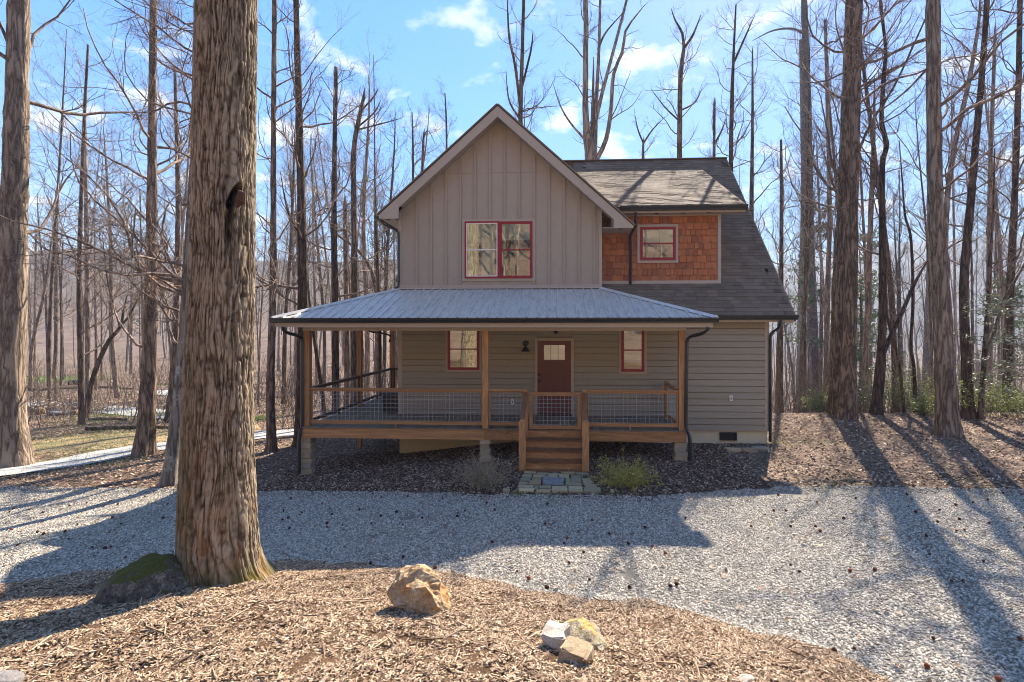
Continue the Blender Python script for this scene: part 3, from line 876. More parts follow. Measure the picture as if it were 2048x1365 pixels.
box('eave_soffit', M_soffit, XG + .1, XDE - .02, YDE + .042, YD + .02, ZDE - .15, ZDE - .13, house)
for u in (1313, 1366, 1417):
    x = px(u, YDE + .15); box('soffit_vent', M_vent, x - .05, x + .05, YDE + .10, YDE + .17, ZDE - .157, ZDE - .1502, house)
# ---- dormer front wall with cedar shakes
dw = box('dormer_wall', M_trim, XG + .01, XD1, YD + .02, YD + .14, zmain(YD) - .3, ZDE - .14, house)
obj('dormer_cheek', [(XD1 - .005, YD + .05, zmain(YD) - .4), (XD1 - .005, YDT, zmain(YDT) - .2), (XD1 - .005, YDT, zdor(YDT) - .05), (XD1 - .005, YD + .05, zdor(YD) - .05)], [(0, 1, 2, 3)], M_siding, house)
box('corner_board', M_trim, XD1 - .085, XD1 + .01, YD - .03, YD + .1, ZDB + .10, ZDE - .15, dw)
box('skirt_board', M_trim, XG + .01, XD1 + .01, YD - .032, YD + .02, ZDB - .01, ZDB + .10, dw)
box('frieze_board', M_trim, XG + .01, XD1 - .09, YD - .03, YD + .02, ZDT - .02, ZDE - .151, dw)
box('flashing', M_gutter, XG + .02, XD1 + .05, YD - .16, YD - .03, zmain(YD - .16) + .02, zmain(YD - .16) + .06, dw)
zz = ZDB + .09; row = 0
r = random.Random(12)
shake = bpy.data.meshes.new('cedar_shake')
shake.from_pydata([(-.5, -.036, 0), (.5, -.040, 0), (.5, -.010, 1), (-.5, -.010, 1), (-.5, 0, 0), (.5, 0, 0), (.5, 0, 1), (-.5, 0, 1)], [], [(0, 1, 2, 3), (4, 5, 1, 0), (5, 6, 2, 1), (7, 4, 0, 3)])
shake.materials.append(M_shake)
DWX0, DWX1, DWZ0, DWZ1 = px(1275, YD), px(1357, YD), pz(528, YD, 1316), pz(448, YD, 1316)
while zz < ZDT + .03:
    x = XG + .02 - r.random() * .1
    while x < XD1 - .09:
        w = r.choice((.09, .11, .13, .15, .18, .21)); x1 = min(x + w, XD1 - .088); x0 = max(x, XG + .02)
        lowz = zz - r.random() * .03
        if x1 - x0 > .03:
            hidden = x0 > DWX0 + .02 and x1 < DWX1 - .02 and lowz > DWZ0 and zz + .2 < DWZ1
            if not hidden:
                m = Matrix.Translation(((x0 + x1) / 2, YD + .018, lowz)) @ Matrix.Diagonal((x1 - x0 - .009, r.uniform(.8, 1.15), .178, 1))
                link(bpy.data.objects.new('cedar_shake', shake), dw, m)
        x += w
    zz += .181; row += 1

# ---- windows
def window(name, u0, u1, v0, v1, Y, parent, white=False, casing=.07, meet=.5, blind=None, curtain=False, deep=.0, ztop=None, label=None):
    x0, x1, z0, z1 = px(u0, Y), px(u1, Y), pz(v1, Y, (u0 + u1) / 2), pz(v0, Y, (u0 + u1) / 2)
    if ztop: z1 = ztop
    yf = Y - .028
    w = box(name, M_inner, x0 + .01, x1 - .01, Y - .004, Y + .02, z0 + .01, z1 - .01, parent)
    if label: w['label'] = label
    if casing:
        c = casing
        box('casing', M_trim, x0 - c, x0, Y - .034, Y + .006, z0 - c, z1 + c, w)
        box('casing', M_trim, x1, x1 + c, Y - .034, Y + .006, z0 - c, z1 + c, w)
        box('casing', M_trim, x0, x1, Y - .033, Y + .006, z1, z1 + c, w)
        box('casing', M_trim, x0, x1, Y - .033, Y + .006, z0 - c, z0, w)
    fr = .042
    for a, b, c_, d in ((x0, x0 + fr, z0, z1), (x1 - fr, x1, z0, z1)):
        box('frame', M_red, a, b, Y - .062, Y + .004, c_, d, w)
    box('frame', M_red, x0 + fr, x1 - fr, Y - .061, Y + .004, z1 - fr, z1, w)
    box('frame', M_red, x0 + fr, x1 - fr, Y - .061, Y + .004, z0, z0 + fr, w)
    ms = M_white if white else M_red
    zm = z0 + (z1 - z0) * meet
    a, b, c_, d = x0 + fr, x1 - fr, z0 + fr, z1 - fr
    s = .028
    for p in ((a, a + s, c_, d), (b - s, b, c_, d), (a + s, b - s, d - s, d), (a + s, b - s, c_, c_ + s), (a + s, b - s, zm - s * .6, zm + s * .6)):
        box('sash', ms, p[0], p[1], Y - .052, Y + .002, p[2], p[3], w)
    box('pane', M_glass, a + s, b - s, Y - .042, Y - .039, zm + s * .6, d - s, w)
    box('pane', M_glass, a + s, b - s, Y - .036, Y - .033, c_ + s, zm - s * .6, w)
    if blind: box('blind', M_blind, a + s, b - s, Y - .028, Y - .024, d - s - (d - c_) * blind, d - s, w)
    if curtain:
        for ca, cb in curtain:
            n = 17; xs_ = np.linspace(a + (b - a) * ca, a + (b - a) * cb, n)
            v = [(x, Y - .018 - .008 * math.sin(i * 1.15), z) for z in (c_ + .05, d - .02) for i, x in enumerate(xs_)]
            obj('curtain', v, [(i, i + 1, n + i + 1, n + i) for i in range(n - 1)], M_curtain, w, True)
    return w
gwin0 = window('window', 930, 998.5, 444, 557, YW - .004, gw, white=True, casing=0, blind=.34, curtain=[(.05, .34), (.48, .92)])
gwin1 = window('window', 999, 1065, 444, 557, YW - .004, gw, casing=0, blind=.30)
c = .075
x0, x1, z0, z1 = px(930, YW), px(1065, YW), pz(557, YW, 998), pz(444, YW, 998)
for p in ((x0 - c, x0, z0 - c, z1 + c), (x1, x1 + c, z0 - c, z1 + c), (x0, x1, z1, z1 + c), (x0, x1, z0 - c, z0)):
    box('window_casing', M_trim, p[0], p[1], YW - .034, YW - .001, p[2], p[3], gw)
window('window', 1280, 1350.5, 455, 521, YD - .01, dw, casing=.075, blind=.42)
window('window', 896, 959, 650, 740, YW - .012, lw, casing=.06, meet=.46)
window('window', 1242.5, 1288, 650, 743.5, YW - .012, lw, casing=.07, meet=.46)

# ---- door
dx0, dx1, dz0, dz1 = px(1075, YW), px(1142, YW), ZD + .02, pz(682, YW)
door = box('door', M_door, dx0, dx1, YW - .03, YW + .012, dz0, dz1, house)
c = .075
box('door_casing', M_trim, dx0 - c, dx0, YW - .064, YW + .01, ZD, dz1 + c, house)
box('door_casing', M_trim, dx1, dx1 + c, YW - .064, YW + .01, ZD, dz1 + c, house)
box('door_casing', M_trim, dx0, dx1, YW - .063, YW + .01, dz1, dz1 + c, house)
box('threshold', M_gutter, dx0 - .02, dx1 + .02, YW - .10, YW - .03, ZD, ZD + .03, house)
wd = dx1 - dx0
gx0, gx1, gz0, gz1 = px(1088, YW), px(1129.5, YW), pz(720, YW), pz(690.5, YW)
st = .015
box('door_stile', M_door, dx0, gx0, YW - .056, YW - .03, dz0, dz1, door)
box('door_stile', M_door, gx1, dx1, YW - .056, YW - .03, dz0, dz1, door)
box('door_rail', M_door, gx0, gx1, YW - .056, YW - .03, gz1, dz1, door)
box('door_rail', M_door, gx0, gx1, YW - .056, YW - .03, pz(732, YW), gz0, door)
box('door_rail', M_door, gx0, gx1, YW - .056, YW - .03, dz0, dz0 + .22, door)
xm = (gx0 + gx1) / 2
box('door_stile', M_door, xm - .055, xm + .055, YW - .056, YW - .03, dz0 + .22, pz(732, YW), door)
box('dentil_shelf', M_door, gx0 - .05, gx1 + .05, YW - .080, YW - .056, pz(724.5, YW), pz(722.2, YW), door)
for a, b in ((gx0, xm - .055), (xm + .055, gx1)):
    box('door_panel', M_door, a + .03, b - .03, YW - .040, YW - .0301, dz0 + .25, pz(732, YW) - .03, door)
box('door_light', M_glass, gx0, gx1, YW - .034, YW - .031, gz0, gz1, door)
box('door_backing', M_blind, gx0, gx1, YW - .0305, YW - .0302, gz0, gz1, door)
for f_ in (.33, .68):
    xx = gx0 + (gx1 - gx0) * f_; box('glazing_bar', M_black, xx - .006, xx + .006, YW - .038, YW - .0345, gz0, gz1, door)
def knob(z, r_):
    x = dx0 + .055
    v, q = tubes(np.array([[(x, YW - .056, z), (x, YW - .069, z), (x, YW - .070, z), (x, YW - .099, z), (x, YW - .114, z), (x, YW - .126, z)]]), np.array([[.03, .03, .014, .014, r_, .01]]), 14)
    me = mesh_arrays('door_knob', v, [q, (np.arange(14) + 70)[None]], True); me.materials.append(M_black)
    link(bpy.data.objects.new('door_knob', me), door)
knob(pz(749, YW), .032); knob(pz(761, YW), .034)

# ---- wall light, camera dome, sockets, vent
sx, sz = px(1051.5, YW), pz(691, YW)
lamp = empty('wall_lamp', (sx, YW - .02, sz)); lamp.parent = house; lamp.matrix_parent_inverse = WM['house'].inverted()
def lathe(name, prof, ctr, mat, parent, axis='Z', sides=20):
    k = len(prof)
    if axis == 'Z': pts = [(ctr[0], ctr[1], ctr[2] + h) for _, h in prof]
    else: pts = [(ctr[0], ctr[1] - h, ctr[2]) for _, h in prof]
    th = np.arange(sides) * 2 * math.pi / sides
    V = []
    for (r_, h), p in zip(prof, pts):
        for t in th:
            V.append((p[0] + r_ * math.cos(t), p[1] + (r_ * math.sin(t) if axis == 'Z' else 0), p[2] + (0 if axis == 'Z' else r_ * math.sin(t))))
    idx = np.arange(k * sides).reshape(k, sides)
    a, b = idx[:-1], idx[1:]
    q = np.stack([a, np.roll(a, -1, 1), np.roll(b, -1, 1), b], -1).reshape(-1, 4)
    me = mesh_arrays(name, np.array(V), [q, idx[0][None, ::-1], idx[-1][None]], True); me.materials.append(mat)
    return link(bpy.data.objects.new(name, me), parent)
lathe('back_plate', [(.085, 0), (.085, .02), (.06, .035), (.02, .04)], (sx, YW - .015, sz + .05), M_black, lamp, 'Y')
tube_obj('lamp_arm', bezier([(sx, YW - .05, sz + .05), (sx, YW - .12, sz + .06), (sx, YW - .15, sz + .0), (sx, YW - .15, sz - .05)], 4), .011, M_black, lamp, 8)
lathe('lamp_shade', [(.02, .0), (.03, -.03), (.06, -.06), (.115, -.13), (.12, -.145)], (sx, YW - .15, sz - .02), M_black, lamp)
cxx, czz = px(1111.5, YW), pz(665, YW)
dome = lathe('camera_dome', [(.05, .06), (.05, .0), (.045, -.02), (.03, -.045), (.008, -.055)], (cxx, YW - .1, czz), M_black, house)
def socket(u, v, Y, parent):
    x, z = px(u, Y), pz(v, Y, u)
    s = box('socket_cover', M_white, x - .042, x + .042, Y - .05, Y - .02, z - .075, z + .075, parent)
    box('socket_slot', M_vent, x - .012, x + .012, Y - .054, Y - .05, z - .035, z + .02, s)
socket(1461, 796.5, YW, house); socket(1025, 804, YW, house)
vx0, vx1, vz0, vz1 = px(1440.5, YW), px(1473, YW), pz(880.5, YW, 1456), pz(866, YW, 1456)
vt = box('foundation_vent', M_vent, vx0, vx1, YW + .0, YW + .05, vz0, vz1, house)
for k in range(4):
    z = vz0 + .03 + k * (vz1 - vz0 - .05) / 3
    box('louvre', M_black, vx0 + .025, vx1 - .025, YW - .012, YW - .001, z - .008, z + .012, vt)
for a, b, c_, d in ((vx0 - .01, vx0 + .02, vz0 - .01, vz1 + .01), (vx1 - .02, vx1 + .01, vz0 - .01, vz1 + .01), (vx0 + .02, vx1 - .02, vz1 - .015, vz1 + .01), (vx0 + .02, vx1 - .02, vz0 - .01, vz0 + .012)):
    box('vent_frame', M_black, a, b, YW - .014, YW + .03, c_, d, vt)

# ---- porch roof: ribbed metal panels between hips
XE0, XE1 = px(544, YE), px(1434, YE)
ZE0, ZE1 = pz(636.5, YE), pz(578, YW - .02)
YT = YW - .02
XT0, XT1 = px(797, YT) + .0, px(1202, YT)
print('porch roof', XE0, XE1, ZE0, ZE1, XT0, XT1)
proof = empty('porch_roof', (0, YE, ZE0)); proof.parent = house; proof.matrix_parent_inverse = WM['house'].inverted()
NRM = Vector((0, -(ZE1 - ZE0), YT - YE)).normalized()
def pr_pt(x, s, h): return Vector((x, YE + s * (YT - YE), ZE0 + s * (ZE1 - ZE0))) + NRM * h
def smax(x):
    if x < XT0: return max(0.0, (x - XE0) / (XT0 - XE0))
    if x > XT1: return max(0.0, (XE1 - x) / (XE1 - XT1))
    return 1.0
PW = .2285
x = XE0
while x < XE1 - .01:
    x1 = min(x + PW, XE1)
    prof = [(x, .0), (x + .010, .027), (x + .036, .027), (x + .046, .0), (x1 + .0005, .0)]
    brk = [b for b in (XT0, XT1) if x + .05 < b < x1 - .01]
    if brk: prof.insert(4, (brk[0], .0))
    prof = [(min(px_, XE1), h) for px_, h in prof]
    V = []; n = len(prof)
    for px_, h in prof: V.append(pr_pt(px_, 0, h))
    for px_, h in prof: V.append(pr_pt(px_, smax(px_), h))
    for px_, h in prof: V.append(pr_pt(px_, 0, h - .012 if h == 0 else -.012))
    Fc = [(i, i + 1, n + i + 1, n + i) for i in range(n - 1)] + [(i, 2 * n + i, 2 * n + i + 1, i + 1) for i in range(n - 1)]
    obj('metal_panel', V, Fc, M_metal, proof)
    x += PW
# side slopes of the hip roof
slab('side_roof_metal', (XE0, YE, ZE0), (XT0 - .0, YT, ZE1), (XT0, YB, ZE1), (XE0, YB, ZE0), -.02, M_metal, proof)
obj('side_roof_metal', [(XE1, YE, ZE0), (XE1, YW, ZE0), (XT1, YT, ZE1)], [(0, 1, 2)], M_metal, proof)
def hipcap(a, b):
    a, b = Vector(a), Vector(b); d = (b - a).normalized()
    s = d.cross(Vector((0, 0, 1))).normalized()
    pr_ = [(-.10, -.032), (-.085, -.018), (-.02, .026), (.02, .026), (.085, -.018), (.10, -.032)]
    V = [p + s * u_ + Vector((0, 0, w_ + .022)) for p in (a, b) for u_, w_ in pr_]
    return obj('hip_cap', V, [(i, i + 1, 7 + i, 6 + i) for i in range(5)] + [(0, 1, 2, 3, 4, 5)], M_metal, proof)
hipcap((XE0, YE - .01, ZE0), (XT0, YT, ZE1)); hipcap((XE1, YE - .01, ZE0), (XT1, YT, ZE1))
beam('wall_flashing', M_metal, (XT0 + .05, YT - .02, ZE1 + .018), (XT1 - .05, YT - .02, ZE1 + .018), .10, .012, proof)
gutter(px(540, YE - .08), px(1438, YE - .08), YE + .0, ZE0 + .005, proof, .115, .12)
zf1 = ZE0 - .045
XF0, XF1 = px(552, YE + .05), px(1424, YE + .05)
pf = box('fascia_board', M_trim, XF0, XF1, YE + .005, YE + .03, pz(655, YE), zf1 + .02, proof)
box('side_fascia', M_trim, XF0 - .02, XF0 + .004, YE + .031, YB - .3, pz(655, YE), zf1, proof)
box('side_fascia', M_trim, XF1 - .004, XF1 + .02, YE + .031, YW - .03, pz(655, YE), zf1, proof)
gutter_z = ZE0
box('porch_ceiling', M_soffit, XF0 + .004, XF1 - .004, YE + .031, YW - .005, pz(655, YE) + .02, pz(655, YE) + .04, proof)
box('porch_ceiling', M_soffit, XF0 + .004, XL - .005, YW, YB - .3, pz(655, YE) + .02, pz(655, YE) + .04, proof)
zb0 = Z_BEAM0
box('porch_beam', M_trim, XP0 - .02, XP1 + .02, YP + .0, YP + .14, zb0, pz(655, YE) + .019, proof)
box('porch_beam', M_trim, XP0 + .0, XP0 + .14, YP + .141, YB - 1, zb0, pz(655, YE) + .019, proof)
box('porch_beam', M_trim, XP1 - .14, XP1 - .0, YP + .141, YW - .04, zb0, pz(655, YE) + .019, proof)

# ---- deck
deck = empty('deck', (0, YP, ZD)); deck.parent = house; deck.matrix_parent_inverse = WM['house'].inverted()
DX0, DX1 = XP0 - .015, XP1 + .015
YF = YP - .04
x = DX0 - .02; i = 0
while x < DX1:
    x1 = min(x + .14, DX1 + .02)
    yend = YW - .03 if x1 > XL else 19.4
    box('deck_board', M_deck, x + .002, x1 - .003, YF - .02, yend, ZD - .026, ZD - (i % 3) * .0006, deck)
    x = x1; i += 1
zs0 = pz(881, YF, 1030)
xmid = px(968, YF)
SX0, SX1 = px(1053, YF - .1), px(1163, YF - .1)
for a, b in ((DX0, xmid), (xmid + .004, SX0 - .14), (SX1 + .14, DX1)):
    box('rim_board', M_wood, a, b, YF + .0, YF + .04, zs0, ZD - .027, deck)
box('rim_board', M_wood, DX0, DX0 + .04, YF + .041, 19.4, zs0, ZD - .027, deck)
box('rim_board', M_wood, DX1 - .04, DX1, YF + .041, YW - .04, zs0, ZD - .027, deck)
# ---- porch posts (full height) and supports under the deck
def ypost(u, X):                       # depth at which the line X = const is seen at column u
    k = (u - CX) / F
    return X * (COS + k * SIN) / (k * COS - SIN)
Y2, Y3 = ypost(713, XP0), ypost(779, XP0)
print('side posts Y', Y2, Y3)
pw = .143
xpm = px(964.5, YP)
posts = [(XP0, YP), (xpm, YP), (XP1 - pw, YP), (XP0, Y2), (XP0, Y3)]
for x, y in posts:
    box('porch_post', M_wood, x, x + pw, y, y + pw, ZD, zb0, house)
for y in (Y2, Y3):
    box('deck_support', M_wood, XP0 + .01, XP0 + pw - .01, y + .01, y + pw - .01, float(ground_z(XP0, y)) - .1, zs0, house)
# stone piers: stacked rough blocks
def block_me(seed):
    r = random.Random(seed)
    bm = bmesh.new(); bmesh.ops.create_cube(bm, size=1)
    bmesh.ops.bevel(bm, geom=bm.edges[:], offset=.07, segments=1, affect='EDGES')
    for v in bm.verts: v.co += Vector((r.uniform(-.03, .03), r.uniform(-.03, .03), r.uniform(-.05, .05)))
    me = bpy.data.meshes.new('pier_stone'); bm.to_mesh(me); bm.free(); me.materials.append(M_pier)
    return me
BLK = [block_me(s) for s in range(5)]
def pier(u0, u1, X0, Y0, courses, w, seed):
    r = random.Random(seed)
    zb = float(ground_z(X0 + w / 2, Y0)) - .06
    H = zs0 - .004 - zb
    p = empty('stone_pier', (X0 + w / 2, Y0 + w / 2, zb)); p.parent = house; p.matrix_parent_inverse = WM['house'].inverted()
    hs = [r.uniform(.8, 1.3) for _ in range(courses)]; s_ = sum(hs); z = zb
    for h in hs:
        hh = h / s_ * H
        m = Matrix.Translation((X0 + w / 2 + r.uniform(-.012, .012), Y0 + w / 2 + r.uniform(-.012, .012), z + hh / 2)) @ Matrix.Rotation(r.uniform(-.04, .04), 4, 'Z') @ Matrix.Diagonal((w + r.uniform(-.02, .03), w + r.uniform(-.02, .03), hh * 1.02, 1))
        link(bpy.data.objects.new('pier_stone', r.choice(BLK)), p, m); z += hh
pier(0, 0, px(601.5, YP), YP - .02, 8, px(622, YP) - px(601.5, YP), 1)
pier(0, 0, px(960, YP), YP - .02, 6, px(979.5, YP) - px(960, YP), 2)
pier(0, 0, px(1349.5, YP), YP - .02, 5, px(1374, YP) - px(1349.5, YP), 3)

# ---- railings
ZT = pz(779, YP, 980)                     # top of top rail
ZB0, ZB1 = pz(851, YP, 900), pz(844.5, YP, 900)
def wire_panel(name, a, b, z0, z1, parent, step=.1016, r_=.0030):
    """welded wire mesh between two points (plan), z0..z1"""
    a, b = np.array(a, float), np.array(b, float); L = np.linalg.norm(b - a); d = (b - a) / L
    Pt = []
    for s in np.arange(step * .5, L, step): p = a + d * s; Pt.append(((*p, z0), (*p, z1)))
    for z in np.arange(z0 + .02, z1, step): Pt.append(((*a, z), (*b, z)))
    Pt = np.array(Pt)
    v, q = tubes(Pt, np.full(Pt.shape[:2], r_), 4)
    me = mesh_arrays(name, v, [q]); me.materials.append(M_mesh)
    return link(bpy.data.objects.new(name, me), parent)
def railing(a, b, mat, ztop=None, legs=()):
    a, b = np.array(a, float), np.array(b, float)
    zt = ztop or ZT
    L = np.linalg.norm(b - a)
    r_ = empty('railing', ((a[0] + b[0]) / 2, (a[1] + b[1]) / 2, ZD)); r_.parent = house; r_.matrix_parent_inverse = WM['house'].inverted()
    beam('top_rail', mat, (*a, zt - .019), (*b, zt - .019), .10, .038, r_)
    beam('upper_batten', mat, (*a, zt - .06), (*b, zt - .06), .04, .042, r_)
    beam('bottom_rail', mat, (*a, (ZB0 + ZB1) / 2), (*b, (ZB0 + ZB1) / 2), .04, ZB1 - ZB0, r_)
    wire_panel('wire_mesh', a, b, ZB1 - .01, zt - .06, r_)
    d = (b - a) / L
    for s in (.022, L - .022):
        p = a + d * s
        beam('railing_stile', mat, (*p, ZB1 + .001), (*p, zt - .0815), .036, .036, r_, up=(d[0], d[1], 0))
    for f_ in legs:
        p = a + (b - a) * f_
        box('railing_foot', mat, p[0] - .02, p[0] + .02, p[1] - .02, p[1] + .02, ZD + .001, ZB0 - .001, r_)
    return r_
yc = YP + pw / 2
nl0, nl1 = px(1046.5, YP - .02), px(1056.5, YP - .02)
nr0, nr1 = px(1163.5, YP - .02), px(1173, YP - .02)
railing((XP0 + pw, yc), (xpm, yc), M_wood, legs=(.5,))
railing((xpm + pw, yc), (nl0, yc), M_wood)
railing((nr1, yc), (XP1 - pw, yc), M_wood, legs=(.48,))
railing((XP0 + pw / 2, YP + pw), (XP0 + pw / 2, Y2), M_wood_shade, legs=(.55,))
railing((XP0 + pw / 2, Y2 + pw), (XP0 + pw / 2, Y3), M_wood_shade, legs=(.5,))
railing((XP0 + pw, Y3 + pw / 2), (XL - .02, Y3 + pw / 2), M_wood_shade)
Yb2 = YW - .35
box('newel_post', M_wood, XP1 - .14, XP1 - .03, Yb2, Yb2 + .11, ZD, ZT + .05, house)
railing((XP1 - .085, YP + pw), (XP1 - .085, Yb2), M_wood, legs=(.5,))
# ---- stairs
stairs = empty('stairs', ((SX0 + SX1) / 2, YP - .5, 0)); stairs.parent = house; stairs.matrix_parent_inverse = WM['house'].inverted()
run, rise, ns = .275, (ZD - .02) / 4, 4
for k in range(4):
    yf = YF - .002 - k * run
    z1 = ZD - .028 - k * rise if k == 0 else ZD - k * rise - .036
    box('riser', M_wood, SX0, SX1, yf - .022, yf - .001, ZD - (k + 1) * rise - .0, z1, stairs)
    if k < 3:
        box('tread', M_tread, SX0 - .01, SX1 + .01, yf - run - .045, yf - .023, ZD - (k + 1) * rise - .035, ZD - (k + 1) * rise - .0005, stairs)
yb = YF - 3 * run
box('stair_sill', M_tread, px(1037, yb - .16), px(1179, yb - .16), yb - .20, yb + .02, -.045, .035, stairs)
pl0, pl1 = px(1037.8, yb - .12), px(1051.8, yb - .12)
pr0, pr1 = px(1164, yb - .12), px(1178, yb - .12)
zbt = pz(843, yb - .1, 1045)
def cap_post(x0, x1, y0, y1, z0, z1, parent):
    p = box('newel_post', M_wood, x0, x1, y0, y1, z0, z1, parent)
    m = .012; xm_, ym_ = (x0 + x1) / 2, (y0 + y1) / 2
    obj('post_cap', [(x0, y0, z1 + .0005), (x1, y0, z1 + .0005), (x1, y1, z1 + .0005), (x0, y1, z1 + .0005), (x0 + .03, y0 + .03, z1 + .04), (x1 - .03, y0 + .03, z1 + .04), (x1 - .03, y1 - .03, z1 + .04), (x0 + .03, y1 - .03, z1 + .04)],
        [(0, 1, 5, 4), (1, 2, 6, 5), (2, 3, 7, 6), (3, 0, 4, 7), (4, 5, 6, 7)], M_wood, p)
cap_post(pl0, pl1, yb - .17, yb - .03, .036, zbt, stairs); cap_post(pr0, pr1, yb - .17, yb - .03, .036, zbt, stairs)
cap_post(nl0, nl1, YP - .14, YP - .041, ZD - .9, pz(781, YP), stairs); cap_post(nr0, nr1, YP - .14, YP - .041, ZD - .9, pz(781, YP), stairs)
zt2 = pz(785, YP)
for a, b in (((pl0 + pl1) / 2, (nl0 + nl1) / 2), ((pr0 + pr1) / 2, (nr0 + nr1) / 2)):
    beam('hand_rail', M_tread, (a, yb - .10, zbt - .0), (b, YP - .141, zt2 + .0), .09, .038, stairs)
    beam('hand_rail', M_wood, (a, yb - .03, zbt - .14), (b, YP - .141, zt2 - .14), .045, .10, stairs)
    s_ = -1 if a < xm else 1
    beam('stringer', M_wood, (a - .0, yb - .02, .11), (b - .0, YF - .02, .62), .04, .24, stairs)
# ---- gate between the top newels
gate = empty('gate', ((nl1 + nr0) / 2, YP, ZD)); gate.parent = house; gate.matrix_parent_inverse = WM['house'].inverted()
ga, gb = nl1 + .03, nr0 - .012
gy = YP - .09
gz0_, gz1_ = pz(857, YP, 1110), pz(784, YP, 1110)
box('gate_rail', M_wood, ga, gb, gy - .02, gy + .02, gz1_ - .085, gz1_, gate)
box('gate_rail', M_wood, ga, gb, gy - .02, gy + .02, gz0_, gz0_ + .085, gate)
box('gate_stile', M_wood, ga, ga + .085, gy - .0195, gy + .0195, gz0_ + .086, gz1_ - .086, gate)
box('gate_stile', M_wood, gb - .085, gb, gy - .0195, gy + .0195, gz0_ + .086, gz1_ - .086, gate)
wire_panel('wire_mesh', (ga + .08, gy), (gb - .08, gy), gz0_ + .08, gz1_ - .08, gate, .0985, .0036)
for (xx, zz_, sx_, sz_) in ((ga + .085, gz0_ + .085, 1, 1), (gb - .085, gz0_ + .085, -1, 1), (gb - .085, gz1_ - .085, -1, -1)):
    beam('corner_brace', M_black, (xx, gy - .024, zz_ + sz_ * .15), (xx + sx_ * .15, gy - .024, zz_), .006, .02, gate, up=(0, 1, 0))
# ---- downspouts
def spout(pts, parent, r_=.042):
    pts = bezier(pts, 7)
    v, q = tubes(pts[None], np.full((1, len(pts)), r_), 4)
    me = mesh_arrays('downspout', v, [q, np.arange(4)[None, ::-1], (np.arange(4) + 4 * (len(pts) - 1))[None]], False); me.materials.append(M_gutter)
    return link(bpy.data.objects.new('downspout', me), parent)
def q3(u, v, Y): a = P(u, v, Y); return (a[0], Y, a[1])
spout([q3(1562, 641, YM - .03), q3(1561, 648, YM - .03), q3(1557, 656, YM + .1), q3(1547, 663, YW - .1), q3(1541, 672, YW - .06), q3(1540.5, 690, YW - .05), q3(1540.5, 780, YW - .05), q3(1540.5, 868, YW - .05), q3(1540.5, 884, YW - .05)], house)
spout([q3(1416, 655, YE - .03), q3(1414, 661, YE), q3(1402, 668, YE + .12), q3(1383, 673, YE + .3), q3(1375, 680, YP - .04), q3(1373.5, 700, YP - .02), q3(1372.5, 780, YP - .02), q3(1372, 848, YP - .02), q3(1375, 862, YP - .07), q3(1379, 874, YP - .1), q3(1380, 890, YP - .1), q3(1380, 922, YP - .1)], house)
spout([q3(566, 654, YE - .03), q3(567, 661, YE), q3(578, 667, YE + .12), q3(596, 672, YE + .3), q3(603.5, 680, YP - .04), q3(604, 700, YP - .03), q3(604, 780, YP - .03), q3(604, 850, YP - .03), q3(600, 862, YP - .08), q3(598.5, 880, YP - .1), q3(598.5, 947, YP - .1)], house)
spout([q3(762, 441, YR + .1), q3(766, 448, YR + .15), q3(782, 456, YR + .3), q3(795, 464, YW - .06), q3(797, 476, YW - .05), q3(797, 520, YW - .05), q3(797, 568, YW - .05), q3(790, 578, YW - .1)], house, .034)
spout([q3(1271, 425, YDE - .04), q3(1271, 440, YDE - .04), q3(1270, 455, YDE + .02), q3(1263, 467, YD - .1), q3(1261, 478, YD - .08), q3(1261, 520, YD - .08), q3(1261, 569, YD - .08)], house, .038)
gutter_l = beam('gutter', M_gutter, (xl_e - .05, YR - .02, zle - .06), (xl_e - .05, YGB, zle - .06), .10, .10, house)
# side downspout seen through the porch
spout([(XP0 - .35, Y3 - 1.2, 3.05), (XP0 - .3, Y3 - 1.0, 2.98), (XP0 + .0, Y3 - .05, 2.85), (XP0 + .0, Y3 - .04, 2.6)], house, .034)
# ---- slatted box on the side porch, by the house corner
pb = empty('slatted_box', (XL - .2, 14.6, ZD))
tag(pb, 'black slatted box standing on the side porch by the house corner', 'storage box')
bx0, bx1, by0, by1 = px(766, 14.35), XL - .012, 14.35, 14.95
for x in (bx0, bx1 - .04):
    for y in (by0, by1 - .04): box('leg', M_black, x, x + .04, y, y + .04, ZD + .001, ZD + .52, pb)
for k in range(4):
    z = ZD + .05 + k * .125
    box('slat', M_black, bx0 - .004, bx1 + .004, by0 - .02, by0 - .001, z, z + .075, pb)
    box('slat', M_black, bx0 - .024, bx0 - .0045, by0, by1, z, z + .075, pb)
box('liner', M_tread, bx0 + .045, bx1 - .045, by0 + .05, by1 - .05, ZD + .03, ZD + .46, pb)
box('lid', M_black, bx0 - .02, bx1 + .006, by0 - .03, by1 + .02, ZD + .521, ZD + .555, pb)
